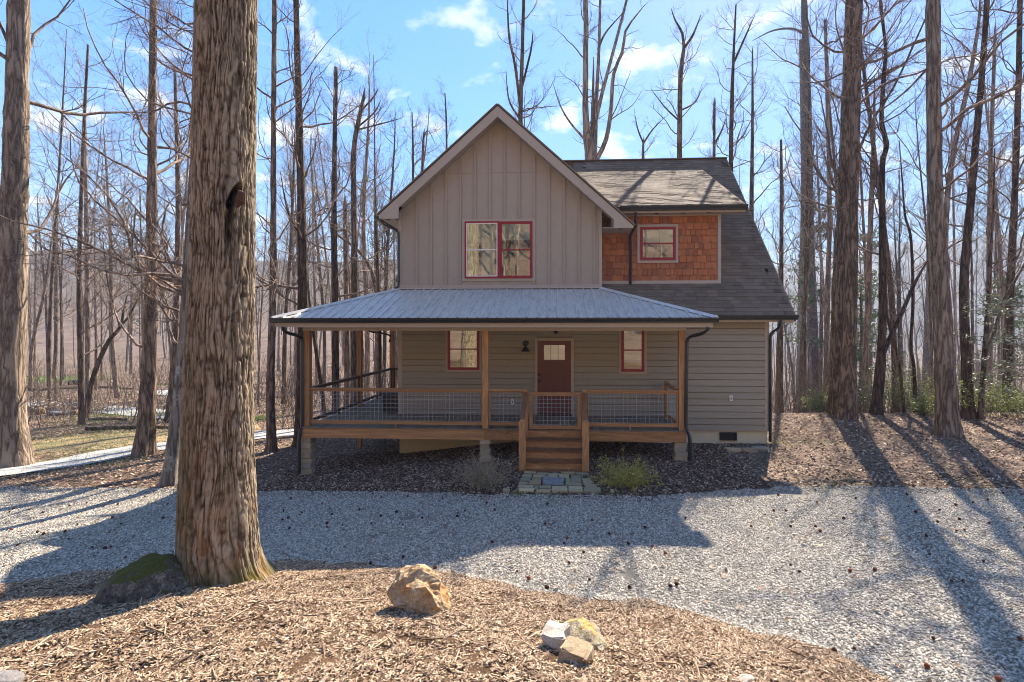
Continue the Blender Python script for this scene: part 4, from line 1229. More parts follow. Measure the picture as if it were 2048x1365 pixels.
# ================================================================== TREES
def nrm(a): return a / (np.linalg.norm(a, axis=-1, keepdims=True) + 1e-9)
def walk(starts, dirs, lens, r0, k, wander, up, rng, tip=.25):
    n = len(starts)
    Pt = np.zeros((n, k + 1, 3)); Pt[:, 0] = starts; d = nrm(dirs)
    for i in range(k):
        d = nrm(d + wander * rng.normal(size=(n, 3)) + np.array([0, 0, up]))
        Pt[:, i + 1] = Pt[:, i] + d * (lens / k)[:, None]
    R = r0[:, None] * np.linspace(1, tip, k + 1)[None]
    return Pt, R
def sub(Pt, R, m, lo, ratio, ang, rng, rratio=.55, flat=0.0):
    """m children per parent"""
    n, k1, _ = Pt.shape
    pi = np.repeat(np.arange(n), m)
    t = lo + (1 - lo) * rng.random(n * m)
    f = t * (k1 - 1); i = np.minimum(f.astype(int), k1 - 2); w = (f - i)[:, None]
    S = Pt[pi, i] * (1 - w) + Pt[pi, i + 1] * w
    rr = R[pi, i] * (1 - w[:, 0]) + R[pi, i + 1] * w[:, 0]
    T = nrm(Pt[pi, i + 1] - Pt[pi, i])
    L = np.linalg.norm(Pt[pi, -1] - Pt[pi, 0], axis=1)
    a = np.radians(ang) * (0.7 + .6 * rng.random(n * m)); az = rng.random(n * m) * 2 * math.pi
    ref = np.where(np.abs(T[:, 2:3]) > .9, np.array([1.0, 0, 0]), np.array([0, 0, 1.0]))
    U = nrm(np.cross(T, ref)); W = np.cross(T, U)
    side = U * np.cos(az)[:, None] + W * np.sin(az)[:, None] * (1 - flat)
    D = nrm(T * np.cos(a)[:, None] + nrm(side) * np.sin(a)[:, None])
    return S, D, L * ratio * (0.55 + .7 * rng.random(n * m)) * (1.15 - .5 * t), np.maximum(rr * rratio, .0028)
def resample(path, r, n):
    path = np.array(path, float); r = np.array(r, float)
    p = bezier(path, 8)
    rr = np.interp(np.linspace(0, len(path) - 1, len(p)), np.arange(len(path)), r)
    s = np.concatenate([[0], np.cumsum(np.linalg.norm(np.diff(p, axis=0), axis=1))])
    q = np.linspace(0, s[-1], n)
    return np.stack([np.interp(q, s, p[:, i]) for i in range(3)], 1), np.interp(q, s, rr)
def trunk_arrays(path, r, sides, n, rng, flare=1.5, rough=.05):
    p, rr = resample(path, r, n)
    h = p[:, 2] - p[0, 2]
    rr = rr * (1 + (flare - 1) * np.exp(-np.maximum(h, 0) / (rr[0] * 2.2)))
    v, q = tubes(p[None], rr[None], sides)
    V = v.reshape(n, sides, 3)
    ph = rng.random(3) * 6.28
    th = np.arange(sides) * 2 * math.pi / sides
    lobes = (np.cos(3 * th + ph[0]) + .6 * np.cos(5 * th + ph[1]))[None] * np.exp(-np.maximum(h, 0) / (rr[0] * 2.5))[:, None] * .13
    wob_ = rough * rng.normal(size=(n, sides)) + lobes
    V = p[:, None] + (V - p[:, None]) * (1 + wob_[..., None])
    return V.reshape(-1, 3), [q, (np.arange(sides) + (n - 1) * sides)[None]], p, rr
def branch_set(p, rr, rng, h0, nl, Lf, ang, dens, kids, twigs, up=.10, side=None, maxl=4.5, wander=.16):
    """limbs, side branches and twigs for a stem polyline p with radii rr"""
    n = len(p); h = p[:, 2] - p[0, 2]; H = h[-1]
    hh = h0 + (H - h0) * rng.random(nl) ** .85
    i = np.clip(np.searchsorted(h, hh) - 1, 0, n - 2)
    w = ((hh - h[i]) / np.maximum(h[i + 1] - h[i], 1e-6))[:, None]
    S = p[i] * (1 - w) + p[i + 1] * w; r0 = rr[i]
    az = rng.random(nl) * 2 * math.pi
    if side is not None:
        az = side + (rng.random(nl) - .5) * 2.0
    el = np.radians(ang) * (.5 + .9 * rng.random(nl))
    D = np.stack([np.cos(az) * np.cos(el), np.sin(az) * np.cos(el), np.sin(el)], 1)
    L = np.minimum(maxl, Lf * (H - hh * .75)) * (.45 + .75 * rng.random(nl)) + .4
    R0 = np.clip(r0 * (.22 + .2 * rng.random(nl)), .008, .09)
    R0 = np.minimum(R0, L * .0125 + .004)
    out = []
    P1, R1 = walk(S, D, L, R0, 8, wander, up * .8, rng); out.append((P1, R1, 5))
    s = sub(P1, R1, kids, .2, .48, 46, rng, .5)
    P2, R2 = walk(s[0], s[1], s[2], s[3], 3, wander * 1.1, up * .6, rng); out.append((P2, R2, 3))
    if twigs:
        s = sub(P2, R2, twigs, .1, .62, 42, rng, .62)
        P3, R3 = walk(s[0], s[1], s[2], s[3], 2, wander * 1.2, up * .5, rng, .5); out.append((P3, R3, 3))
    return out
def merge(sets, off=0):
    V, Q = [], []
    for Pt, R, sd in sets:
        v, q = tubes(Pt, R, sd); V.append(v); Q.append(q + off); off += len(v)
    return (np.vstack(V), Q)
def arr_obj(name, V, faces, mats, parent, origin, smooth=True):
    me = mesh_arrays(name, V - np.array(origin), faces, smooth)
    for m in mats: me.materials.append(m)
    return link(bpy.data.objects.new(name, me), parent, Matrix.Translation(Vector(origin)))
TREE_GROUP = 'bare trees standing round the house'
def tree(label, pix, D, wpx, seed, mat=None, kind='bare_tree', H=20, h0=4.0, nl=16, Lf=.28, ang=30, kids=7, twigs=6, sides=16, rings=44,
         flare=1.6, snapped=False, forks=(), side=None, group=TREE_GROUP, up=.16, maxl=4.5, dz=0.0, wander=.21, cat='tree'):
    """pix: centre line in the photograph; D: distance along the view axis (None: from the ground at the base pixel); wpx: widths there"""
    rng = np.random.default_rng(seed)
    if D is None:
        g = G(*pix[0]); D = g[1] * COS - g[0] * SIN
    pts = [PD(u, v, D) for u, v in pix]
    obl = math.cos(math.atan((pix[0][0] - CX) / F))         # a round trunk off the axis looks wider than it is
    r = [w / 2 * D / F * obl for w in wpx]
    if len(r) < len(pts): r = list(np.interp(np.linspace(0, 1, len(pts)), np.linspace(0, 1, len(r)), r))
    gz_ = float(ground_z(pts[0][0], pts[0][1]))
    if pts[0][2] > gz_ + .05:                                 # base out of sight: carry the trunk down to the ground
        b = pts[0].copy(); b[2] = gz_
        pts = [b] + pts; r = [r[0] * 1.05] + r
    pts[0] = pts[0] - np.array((0, 0, .15))
    if not snapped and pts[-1][2] - gz_ < H:
        d = nrm(pts[-1] - pts[-2]); d = nrm(d * .5 + np.array((0, 0, 1.0)))
        rem = H + gz_ - pts[-1][2]
        pts += [pts[-1] + d * rem * .5, pts[-1] + d * rem]
        r += [r[-1] * .62, .015]
    if snapped: pts += [pts[-1] + np.array((.02, 0, .25))]; r += [r[-1] * .25]
    o = pts[0] + np.array((0, 0, .15))
    root = empty(kind, o)
    tag(root, label, cat, group)
    m = mat or M_bark
    V, Fc, p, rr = trunk_arrays(pts, r, sides, rings, rng, flare)
    arr_obj('trunk', V, Fc, [m], root, o)
    sets = branch_set(p, rr, rng, h0, nl, Lf, ang, 1, kids, twigs, up, side, maxl, wander) if nl else []
    for fk in forks:
        fp = [PD(u, v, D + fk.get('dD', 0) * k / max(1, len(fk['pix']) - 1)) for k, (u, v) in enumerate(fk['pix'])]
        fr = [w / 2 * D / F * obl for w in fk['w']]
        if len(fr) < len(fp): fr = list(np.interp(np.linspace(0, 1, len(fp)), np.linspace(0, 1, len(fr)), fr))
        if not fk.get('ext'): fr[-1] *= .3
        if fk.get('ext'):
            d = nrm(fp[-1] - fp[-2]); fp.append(fp[-1] + d * fk['ext']); fr.append(.012)
        q_, qr = resample(fp, fr, 16)
        v, q = tubes(q_[None], qr[None], 8)
        arr_obj('limb', v, [q, (np.arange(8) + 15 * 8)[None]], [m], root, o)
        if fk.get('nl', 6):
            sets += branch_set(q_, qr, rng, fk.get('h0', .3), fk.get('nl', 6), .3, 30, 1, 4, 3, .08, None, 1.8)
    if sets:
        V, Q = merge(sets); arr_obj('crown', V, Q, [M_twig], root, o)
    return root

# ---- the big poplar in the foreground ------------------------------------------------------------
def big_tree():
    base = G(440, 1163)
    D = base[1] * COS - base[0] * SIN
    row = [(437, 1180, 166), (436, 1090, 163), (435, 1000, 158), (435.5, 900, 149), (438, 760, 142), (444, 560, 135), (449, 300, 131), (453, 0, 128), (458, -400, 118), (462, -900, 96)]
    pts = np.array([PD(u, v, D) for u, v, _ in row]); r = np.array([w / 2 * D / F for _, _, w in row]) * math.cos(math.atan(614 / F)) * .975
    z0 = pts[0, 2]
    NA, NZ = 400, 500
    zt = pts[-1, 2] + 3
    zz_ = np.concatenate([np.linspace(z0, z0 + 6.6, 450), np.linspace(z0 + 6.65, zt, NZ - 450)])
    cx_ = np.interp(zz_, pts[:, 2], pts[:, 0]); cy_ = np.interp(zz_, pts[:, 2], pts[:, 1]); rr = np.interp(zz_, pts[:, 2], r)
    th = np.concatenate([np.linspace(math.radians(36), math.radians(216), 90, False), np.linspace(math.radians(216), math.radians(396), NA - 90, False)])
    A, Zm = np.meshgrid(th, zz_ - z0)                        # (NZ, NA)
    h = Zm
    rad = rr[:, None] * np.ones((1, NA))
    # root flare, strongest to the right
    lob = .45 + .6 * np.cos(A - .35) + .35 * np.cos(3 * A + 1.0) + .25 * np.cos(5 * A + 2.2)
    rad = rad * (1 + .80 * np.clip(lob, .0, 2) * np.exp(-h / .17) + .05 * np.exp(-h / .8))
    rad = rad * (1 + .018 * np.cos(2 * A + h * .3) + .012 * np.cos(4 * A - h * .5))
    # furrowed bark: wandering vertical ridges, broken into plates
    ca = A / (2 * math.pi)
    def vp(ax, s, zf, off):
        per = int(s)
        X = ca * per; Y = h * zf + off
        xi = np.floor(X).astype(int); yi = np.floor(Y).astype(int); fx = X - xi; fy = Y - yi
        fx = fx * fx * (3 - 2 * fx); fy = fy * fy * (3 - 2 * fy)
        g = lambda i, j: _BL[(i % per) % 128, j % 128]
        return (g(xi, yi) * (1 - fx) + g(xi + 1, yi) * fx) * (1 - fy) + (g(xi, yi + 1) * (1 - fx) + g(xi + 1, yi + 1) * fx) * fy
    _BL = np.random.default_rng(5).random((128, 128))
    def warp(ax): pass
    base_n = vp(0, 12, 1.3, 3.0) * .035 + vp(0, 40, 4.0, 9.0) * .016
    ca0 = ca.copy()
    ca = (ca0 + base_n) % 1.0
    n1 = np.clip(np.abs(2 * vp(0, 92, 3.2, 0.0) - 1) * 2.6, 0, 1)
    n2 = np.clip(np.abs(2 * vp(0, 126, 7.0, 20.0) - 1) * 2.4, 0, 1)
    n3 = vp(0, 120, 26.0, 40.0)
    ca = ca0
    lowf = vp(0, 9, .9, 60.0)
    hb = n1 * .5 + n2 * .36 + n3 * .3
    amp = .030 * (.55 + .8 * lowf)
    rad = rad + (hb - .55) * amp
    # knot hole with a dark seep below, facing the drive
    ang0 = math.radians(-40)
    da = ((A % (2 * math.pi)) - (ang0 % (2 * math.pi)) + math.pi) % (2 * math.pi) - math.pi
    zk = PD(465, 402, D)[2] - z0; rk = .43
    sx_ = da * rk; lean = (h - zk) * .45
    e = ((sx_ - lean) / .062) ** 2 + ((h - zk) / .155) ** 2
    rim = np.exp(-(np.sqrt(e) - 1.15) ** 2 / .09)
    rad = rad - .13 * np.clip(1.15 - e, 0, 1) + .03 * rim
    V = np.stack([cx_[:, None] + rad * np.cos(A), cy_[:, None] + rad * np.sin(A), np.repeat(zz_[:, None], NA, 1)], -1)
    idx = np.arange(NZ * NA).reshape(NZ, NA)
    a, b = idx[:-1], idx[1:]
    q = np.stack([a, np.roll(a, -1, 1), np.roll(b, -1, 1), b], -1).reshape(-1, 4)
    # marks on the bark: height in the furrow, shade painted into the hole plus the seep stain, moss and peeled orange patches
    hole_shade_seep = np.clip(1.2 - e, 0, 1) + np.exp(-((sx_ + .045 + (zk - h) * .02) / (.055)) ** 2) * sstep(zk + .05, zk - .06, h) * sstep(zk - .85, zk - .35, h) * (.45 + .8 * vp(0, 60, 12, 7))
    peel = sstep(.60, .74, vp(0, 26, 5.0, 80.0)) * sstep(2.0, .2, h) * .95 + sstep(.76, .85, vp(0, 40, 5.0, 90.0)) * sstep(3.2, 1.6, h) * .8
    moss = np.clip(sstep(.62, .02, h) * 1.5 * vp(0, 20, 4.0, 33) + sstep(.45, .75, vp(0, 10, .8, 50)) * sstep(5, 1, h) * .35 * (.5 + .5 * np.cos(A - 3.6)), 0, 1)
    o = (float(cx_[0]), float(cy_[0]), float(base[2]))
    root = empty('tulip_tree', o)
    tag(root, 'huge furrowed brown trunk beside the mossy boulder at the edge of the drive', 'tree', TREE_GROUP)
    tr = arr_obj('trunk', V.reshape(-1, 3), [q, idx[-1][None]], [], root, o)
    for nm, arr in (('furrow', hb), ('hole_shade_seep', hole_shade_seep), ('peel', peel), ('moss', moss)):
        at = tr.data.attributes.new(nm, 'FLOAT', 'POINT'); at.data.foreach_set('value', np.clip(arr, 0, 1).ravel().astype(np.float32))
    M = Mat('furrowed_poplar_bark', 0.95, 0.1)
    A_ = lambda s: M.n('ShaderNodeAttribute', attribute_name=s).outputs['Fac']
    n = M.noise(M.coord('Object', (1, 1, .22)), 26, 6, .7)
    bb = M.noise(M.coord('Object', (1, 1, .5)), 2.2, 5, .65)
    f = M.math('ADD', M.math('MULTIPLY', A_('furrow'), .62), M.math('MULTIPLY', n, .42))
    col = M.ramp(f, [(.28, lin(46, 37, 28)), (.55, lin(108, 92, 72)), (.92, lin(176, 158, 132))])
    col = M.val(col, M.math('ADD', M.math('MULTIPLY', bb, .8), .6))
    spots = M.noise(M.coord('Object', (1, 1, .7)), 9, 5, .7)
    col = M.mix(M.ramp(spots, [(.54, (0, 0, 0, 1)), (.66, (.7,) * 3 + (1,))]), col, lin(70, 50, 34))
    col = M.mix(M.math('MULTIPLY', A_('peel'), .35), col, M.mix(n, lin(120, 78, 48), lin(190, 134, 88)))
    col = M.mix(A_('moss'), col, lin(92, 82, 34))
    col = M.mix(A_('hole_shade_seep'), col, lin(26, 18, 14))
    M.color(col); M.bump(n, .012, .8)
    tr.data.materials.append(M.m)
    # torn flap beside the hole
    c = PD(476, 400, D - .43)
    pts_ = [(c[0] - .03, c[1], c[2] - .08), (c[0] + .0, c[1] - .035, c[2] + .0), (c[0] + .015, c[1] - .03, c[2] + .10), (c[0] + .045, c[1] + .01, c[2] + .085), (c[0] + .04, c[1] + .02, c[2] - .02)]
    bk = [(x + .01, y + .03, z) for x, y, z in pts_]
    obj('torn_bark', pts_ + bk, [(0, 1, 2, 3, 4)] + [(i, i + 5, (i + 1) % 5 + 5, (i + 1) % 5) for i in range(5)], paint('torn_wood', lin(84, 56, 40), .9, .25, .004), root)
    rng = np.random.default_rng(4)
    p = np.stack([cx_, cy_, zz_], 1)[::10]
    V, Q = merge(branch_set(p, rr[::10], rng, 9.0, 10, .3, 30, 1, 4, 2))
    arr_obj('crown', V, Q, [M_twig], root, o)
big_tree()

# ---- trees that can be told apart ---------------------------------------------------------------
L0 = TREE_GROUP
tree('thick grey-brown trunk with flaring mossy roots, partly cut off at the left', [(18, 935), (16, 820), (22, 640), (29, 400), (35, 150), (38, 0)], None, [86, 72, 64, 58, 50, 48], 21, M_bark_pale, H=21, h0=3.6, nl=11, Lf=.3, ang=22, sides=28, rings=70, flare=1.45, maxl=4)
tree('straight brown trunk standing on the near verge of the left gravel road', [(288, 911), (297, 760), (303, 500), (305, 200), (307, 0)], None, [38, 34, 25, 17, 15], 22, M_bark, H=17, h0=3.2, nl=18, Lf=.30, ang=26, sides=20)
tree('leaning grey lichen-spotted trunk just left of the huge furrowed trunk', [(334, 972), (351, 850), (366, 720), (379, 500), (389, 330), (396, 150), (402, 0)], None, [30, 27, 25, 24, 20, 15, 12], 23, M_bark_lichen, 'beech_tree', H=11, h0=2.2, nl=34, Lf=.55, ang=20, up=.10, side=math.pi, maxl=4.0, kids=9, twigs=9, sides=20, wander=.24)
tree('slim upright trunk just left of the porch gutter corner', [(543, 905), (541, 760), (546, 560), (547, 300), (549, 0)], None, [20, 17, 14, 11, 10], 24, M_bark, H=16, h0=4.5, nl=18, Lf=.28, ang=20)
tree('tall trunk rising behind the left porch downspout', [(602, 893), (606, 600), (600, 300), (592, 0)], None, [26, 22, 15, 11], 25, M_bark_dark, H=16, h0=4.5, nl=20, Lf=.25, ang=18, forks=[{'pix': [(600, 470), (575, 420), (560, 340)], 'w': [6, 3], 'nl': 5}])
tree('dark slender trunk by the brush pile, with a forked leaning stem beside it', [(163, 850), (161, 720), (158, 560), (166, 300), (176, 90)], None, [13, 12, 10, 8, 5], 26, M_bark_dark, H=12, h0=2.2, nl=26, Lf=.42, ang=24, kids=6, twigs=5)
tree('crooked leaning trunk slanting right over the far gravel road', [(172, 838), (184, 765), (213, 690), (240, 655)], None, [12, 12, 10, 8], 27, M_bark_dark, H=5.5, h0=2.0, nl=10, Lf=.4, ang=25, forks=[{'pix': [(240, 655), (228, 610), (215, 560), (205, 470)], 'w': [5, 3], 'nl': 7}, {'pix': [(240, 655), (262, 625), (290, 560), (300, 480)], 'w': [6, 3], 'nl': 7}])
tree('pale half-lit trunk directly behind the dark slender one', [(176, 826), (175, 600), (172, 400), (170, 250)], None, [12, 11, 9, 6], 28, M_bark_pale, H=15, h0=4, nl=18, Lf=.3)
tree('brown trunk half hidden behind the leaning lichen-spotted one', [(338, 846), (345, 760), (352, 640), (356, 400), (350, 150)], None, [18, 15, 13, 10, 7], 29, M_bark, H=15, h0=3, nl=26, Lf=.35, ang=25)
tree('thin pale sapling between the road and the straight brown trunk', [(286, 818), (286, 700), (284, 560), (280, 380)], None, [7, 6, 5, 3], 30, M_bark_pale, H=9, h0=2.5, nl=16, Lf=.3)
tree('dark trunk on the edge of the far green lawn', [(106, 760), (112, 690), (112, 560), (114, 420)], None, [9, 9, 8, 6], 31, M_bark_dark, H=17, h0=5, nl=18, Lf=.3)
tree('thin dark trunk behind the broken orange stump', [(121, 772), (123, 690), (122, 600), (126, 480)], None, [5, 5, 4, 3], 32, M_bark_dark, H=12, h0=4, nl=14, Lf=.3)
tree('small trunk alone on the far left lawn', [(68, 754), (69, 690), (70, 600), (72, 480)], None, [7, 6, 5, 4], 33, M_bark, H=16, h0=5, nl=16, Lf=.3)
tree('broken trunk with a torn orange top beside the far gravel road', [(113, 803), (112, 780), (111, 757)], None, [9, 9, 8], 34, M_bark_pale, 'tree_stump', nl=0, snapped=True, H=2, cat='stump', group=None, rings=14)
# seen above the porch roof, left of the gable
tree('dark snapped-off trunk, first to the right of the porch corner tree', [(671, 800), (670, 600), (668, 400), (672, 150)], 20, [15, 14, 11, 8], 35, M_bark_dark, snapped=True, h0=4, nl=30, Lf=.22, ang=15, maxl=2.6, forks=[{'pix': [(672, 190), (667, 140)], 'w': [3, 2], 'nl': 2}, {'pix': [(670, 165), (684, 142)], 'w': [3, 2], 'nl': 3}])
tree('broken-topped trunk with two forks beside the gable eave', [(708, 800), (709, 600), (708, 420), (708, 300), (722, 220), (729, 188)], 21, [15, 14, 12, 11, 8, 6], 36, M_bark, snapped=True, h0=4, nl=22, Lf=.22, ang=18, maxl=2.8, forks=[{'pix': [(716, 254), (748, 226), (762, 200)], 'w': [4, 3], 'nl': 4}, {'pix': [(722, 222), (746, 196), (757, 176)], 'w': [4, 3], 'nl': 4}, {'pix': [(715, 260), (770, 246), (806, 236)], 'w': [4, 2], 'nl': 6}])
tree('arching bent sapling curving right toward the gable eave', [(674, 470), (700, 488), (728, 515), (748, 560), (756, 640)][::-1], 22, [8, 8, 7, 5, 4], 37, M_bark, 'bent_sapling', snapped=True, h0=.8, nl=10, Lf=.2, maxl=1.6, flare=1.2)
tree('slim trunk in the porch opening by the farthest porch post', [(758, 830), (759, 700), (757, 600), (752, 440)], 19, [10, 9, 8, 6], 38, M_bark, H=9, h0=4, nl=18, Lf=.25)
tree('leaning thin trunk in the porch opening beside the corner post', [(652, 850), (644, 780), (632, 700), (618, 600)], 19, [10, 9, 8, 5], 39, M_bark_dark, H=9, h0=4, nl=14, Lf=.25)
tree('rough vine-wrapped trunk in the porch opening', [(693, 838), (694, 700), (692, 560), (690, 420)], 23, [13, 12, 10, 8], 40, M_bark, H=10, h0=3, nl=34, Lf=.18, maxl=1.5)
tree('thin trunk with short side twigs above the left roof slope', [(826, 420), (826, 300), (824, 225)], 24, [5, 4, 2], 41, M_bark_dark, H=1, h0=8.5, nl=22, Lf=.2, ang=30, maxl=2)
tree('bare snag bent at the top above the left roof slope', [(844, 420), (846, 300), (848, 268)], 26, [5, 5, 4], 42, M_bark_dark, 'snag', H=1, h0=9, nl=4, Lf=.15, snapped=True, maxl=1, forks=[{'pix': [(848, 272), (857, 262), (872, 292)], 'w': [3, 1], 'nl': 0}])
tree('wispy little tree nearest the gable peak on its left', [(893, 380), (893, 260), (890, 186)], 28, [4, 4, 2], 43, M_bark, H=1, h0=10.5, nl=18, Lf=.16, ang=35, maxl=2.2)
# behind the roofs
tree('tall forked trunk just right of the gable peak', [(1042, 600), (1042, 300), (1041, 230), (1045, 90), (1049, -60)], 24, [11, 10, 9, 7, 6], 44, M_bark_dark, H=19, h0=9.5, nl=22, Lf=.22, ang=35, maxl=2.4, forks=[{'pix': [(1041, 220), (1030, 130), (1018, 70), (1014, -30)], 'w': [6, 4], 'nl': 8}, {'pix': [(1044, 175), (1062, 100), (1066, 62)], 'w': [5, 3], 'nl': 4}, {'pix': [(1038, 236), (1018, 200), (1012, 140)], 'w': [5, 2], 'nl': 3}])
tree('big many-stemmed tree rising behind the roof ridge', [(1186, 520), (1183, 330), (1172, 245), (1171, 140), (1172, 30), (1166, -80)], 26, [30, 26, 13, 11, 10, 8], 45, M_bark_pale, 'multistem_tree', H=20, h0=11, nl=12, Lf=.2, ang=40, maxl=2.2, flare=1.2,
     forks=[{'pix': [(1182, 310), (1186, 200), (1187, 115)], 'w': [8, 5], 'nl': 2}, {'pix': [(1190, 320), (1193, 200), (1198, 100), (1201, -20)], 'w': [9, 5], 'nl': 7, 'ext': 1.5}, {'pix': [(1192, 240), (1206, 180), (1222, 120), (1238, 60), (1256, -10)], 'w': [8, 5], 'nl': 7, 'ext': 2},
            {'pix': [(1194, 318), (1212, 280), (1222, 220), (1227, 150), (1246, 100), (1252, 60), (1290, 10)], 'w': [10, 4], 'nl': 9}, {'pix': [(1196, 100), (1212, 65), (1252, 20)], 'w': [5, 3], 'nl': 4}, {'pix': [(1170, 280), (1140, 245), (1120, 210), (1106, 166)], 'w': [5, 2], 'nl': 4}])
tree('small forked sapling just behind the middle of the roof ridge', [(1286, 420), (1286, 320), (1287, 285)], 22, [6, 5, 4], 46, M_bark, snapped=True, h0=6, nl=8, Lf=.2, maxl=1.5, forks=[{'pix': [(1287, 287), (1276, 260), (1270, 230)], 'w': [4, 2], 'nl': 4}, {'pix': [(1287, 287), (1305, 260), (1330, 234)], 'w': [4, 2], 'nl': 5}])
tree('Y-topped trunk above the dormer window', [(1359, 480), (1359, 320), (1361, 160), (1368, 95)], 23, [12, 11, 9, 7], 47, M_bark, snapped=True, h0=8.0, nl=20, Lf=.2, maxl=2.2, forks=[{'pix': [(1368, 96), (1364, 66), (1350, 40), (1342, 16)], 'w': [7, 2], 'nl': 5}, {'pix': [(1370, 94), (1386, 70), (1402, 30)], 'w': [6, 4], 'nl': 3}, {'pix': [(1356, 240), (1330, 215), (1302, 178)], 'w': [4, 2], 'nl': 5}, {'pix': [(1364, 220), (1390, 205), (1405, 175)], 'w': [4, 2], 'nl': 4}])
tree('snapped trunk with one upright fork near the right end of the ridge', [(1428, 480), (1428, 320), (1429, 206)], 24, [7, 6, 5], 48, M_bark_dark, snapped=True, h0=8, nl=12, Lf=.15, maxl=1.6, forks=[{'pix': [(1431, 285), (1443, 262), (1453, 235)], 'w': [4, 3], 'nl': 3}])
tree('tall tapering trunk just behind the right end of the ridge', [(1461, 520), (1462, 330), (1464, 200), (1468, 90), (1472, 10)], 22, [11, 9, 8, 5, 3], 49, M_bark_dark, H=11.5, h0=6, nl=30, Lf=.22, maxl=2.4, forks=[{'pix': [(1468, 125), (1490, 75), (1510, 30)], 'w': [5, 3], 'nl': 6}])
tree('sharp-topped snapped trunk right beside the roof rake', [(1502, 640), (1503, 420), (1505, 250), (1505, 104)], 24, [10, 9, 6, 3], 50, M_bark, snapped=True, h0=6, nl=24, Lf=.2, maxl=2.2)
# right-hand side
tree('left trunk of the pair nearest the right corner of the house', [(1601, 824), (1604, 600), (1608, 420), (1606, 250), (1602, 80)], None, [20, 17, 13, 11, 8], 51, M_bark, H=17, h0=6, nl=24, Lf=.28, ang=18)
tree('slightly leaning trunk, right one of the pair nearest the house', [(1631, 826), (1624, 640), (1619, 440), (1616, 220), (1608, 0)], None, [26, 22, 17, 15, 13], 52, M_bark_dark, H=20, h0=6.5, nl=24, Lf=.28, ang=18, forks=[{'pix': [(1612, 70), (1585, 58), (1545, 62), (1505, 82)], 'w': [6, 3], 'nl': 8}])
tree('broad grey trunk behind the reddish flared one', [(1671, 828), (1677, 600), (1686, 420), (1694, 200), (1701, 0)], None, [31, 28, 25, 23, 21], 53, M_bark, flare=1.2, H=21, h0=7, nl=22, Lf=.28, ang=20, sides=20)
tree('reddish-brown trunk with a flared base casting a long shadow to the drive', [(1693, 838), (1702, 620), (1707, 420), (1713, 200), (1718, 0)], None, [38, 25, 19, 17, 15], 54, M_bark, H=21, h0=7, nl=24, Lf=.28, ang=20, sides=20, flare=1.35, forks=[{'pix': [(1708, 330), (1740, 250), (1790, 170), (1850, 40)], 'w': [7, 4], 'nl': 10, 'ext': 2}, {'pix': [(1708, 232), (1760, 205), (1800, 180)], 'w': [4, 2], 'nl': 6}])
tree('wavy dark trunk with a long branch slanting up to the right', [(1750, 830), (1760, 740), (1765, 640), (1764, 440), (1765, 330), (1773, 290), (1763, 240), (1768, 150), (1771, 95), (1760, 0)], None, [23, 21, 17, 13, 12, 11, 10, 9, 7, 6], 55, M_bark_dark, H=16, h0=4, nl=24, Lf=.28, ang=22, rings=70, forks=[{'pix': [(1764, 715), (1778, 680), (1800, 635), (1828, 570), (1856, 520)], 'w': [12, 7], 'nl': 8}])
tree('large pale trunk with a dark split at its base on the right', [(1897, 873), (1892, 780), (1885, 650), (1879, 520), (1871, 430), (1868, 250), (1866, 0)], None, [48, 44, 40, 37, 33, 31, 30], 56, M_bark_pale, H=21, h0=6.5, nl=26, Lf=.3, ang=15, sides=26, rings=64, flare=1.45, forks=[{'pix': [(1860, 130), (1820, 175), (1770, 215), (1730, 232)], 'w': [6, 3], 'nl': 8}])
tree('dark trunk tucked behind the large pale trunk', [(1850, 826), (1855, 700), (1860, 560), (1862, 420)], None, [20, 18, 16, 12], 57, M_bark_dark, H=16, h0=5, nl=16, Lf=.28)
tree('blackish trunk joined at its foot to a thinner forked stem', [(1938, 838), (1931, 700), (1928, 560), (1939, 430), (1955, 250), (1966, 120), (1974, 0)], None, [26, 22, 20, 18, 15, 13, 12], 58, M_bark_dark, H=18, h0=5, nl=26, Lf=.3, ang=18)
tree('thin forked stem sprouting beside the blackish trunk', [(1960, 840), (1966, 750), (1974, 640), (1980, 520), (1986, 440)], None, [14, 12, 11, 8, 5], 59, M_bark, H=9, h0=3, nl=16, Lf=.3, forks=[{'pix': [(1972, 705), (1990, 660), (2008, 600), (2040, 545), (2075, 480)], 'w': [10, 5], 'nl': 9, 'ext': 1}])
tree('grey trunk farther back near the right edge', [(2014, 812), (2018, 640), (2028, 420), (2036, 200), (2040, 0)], 20, [22, 19, 15, 13, 11], 60, M_bark_dark, H=19, h0=5, nl=26, Lf=.3)
tree('leaning pale trunk slanting right above the large pale one', [(1888, 640), (1892, 430), (1908, 300), (1939, 158), (1958, 40)], 20, [15, 13, 12, 10, 7], 61, M_bark_pale, H=17, h0=6, nl=26, Lf=.3, flare=1.2)
tree('slim trunk between the blackish trunk and the right edge', [(1980, 780), (1978, 560), (1982, 300), (1990, 80)], 24, [14, 12, 10, 7], 62, M_bark_pale, H=18, h0=6, nl=26, Lf=.28)
tree('tall pale pole-like trunk between the near pair and the flared trunk', [(1651, 800), (1655, 600), (1659, 420), (1655, 200), (1650, 40)], 25, [12, 11, 9, 8, 6], 63, M_bark_pale, H=18, h0=6, nl=24, Lf=.25)
tree('thin trunk just off the right corner of the house', [(1561, 820), (1562, 640), (1563, 450), (1562, 280)], 24, [11, 10, 8, 5], 64, M_bark, H=12, h0=5, nl=24, Lf=.25, maxl=2.5)
tree('pale trunk seen left of the wavy dark one', [(1728, 800), (1735, 620), (1742, 420), (1748, 250)], 26, [14, 13, 11, 7], 65, M_bark_pale, H=17, h0=6, nl=22, Lf=.25)
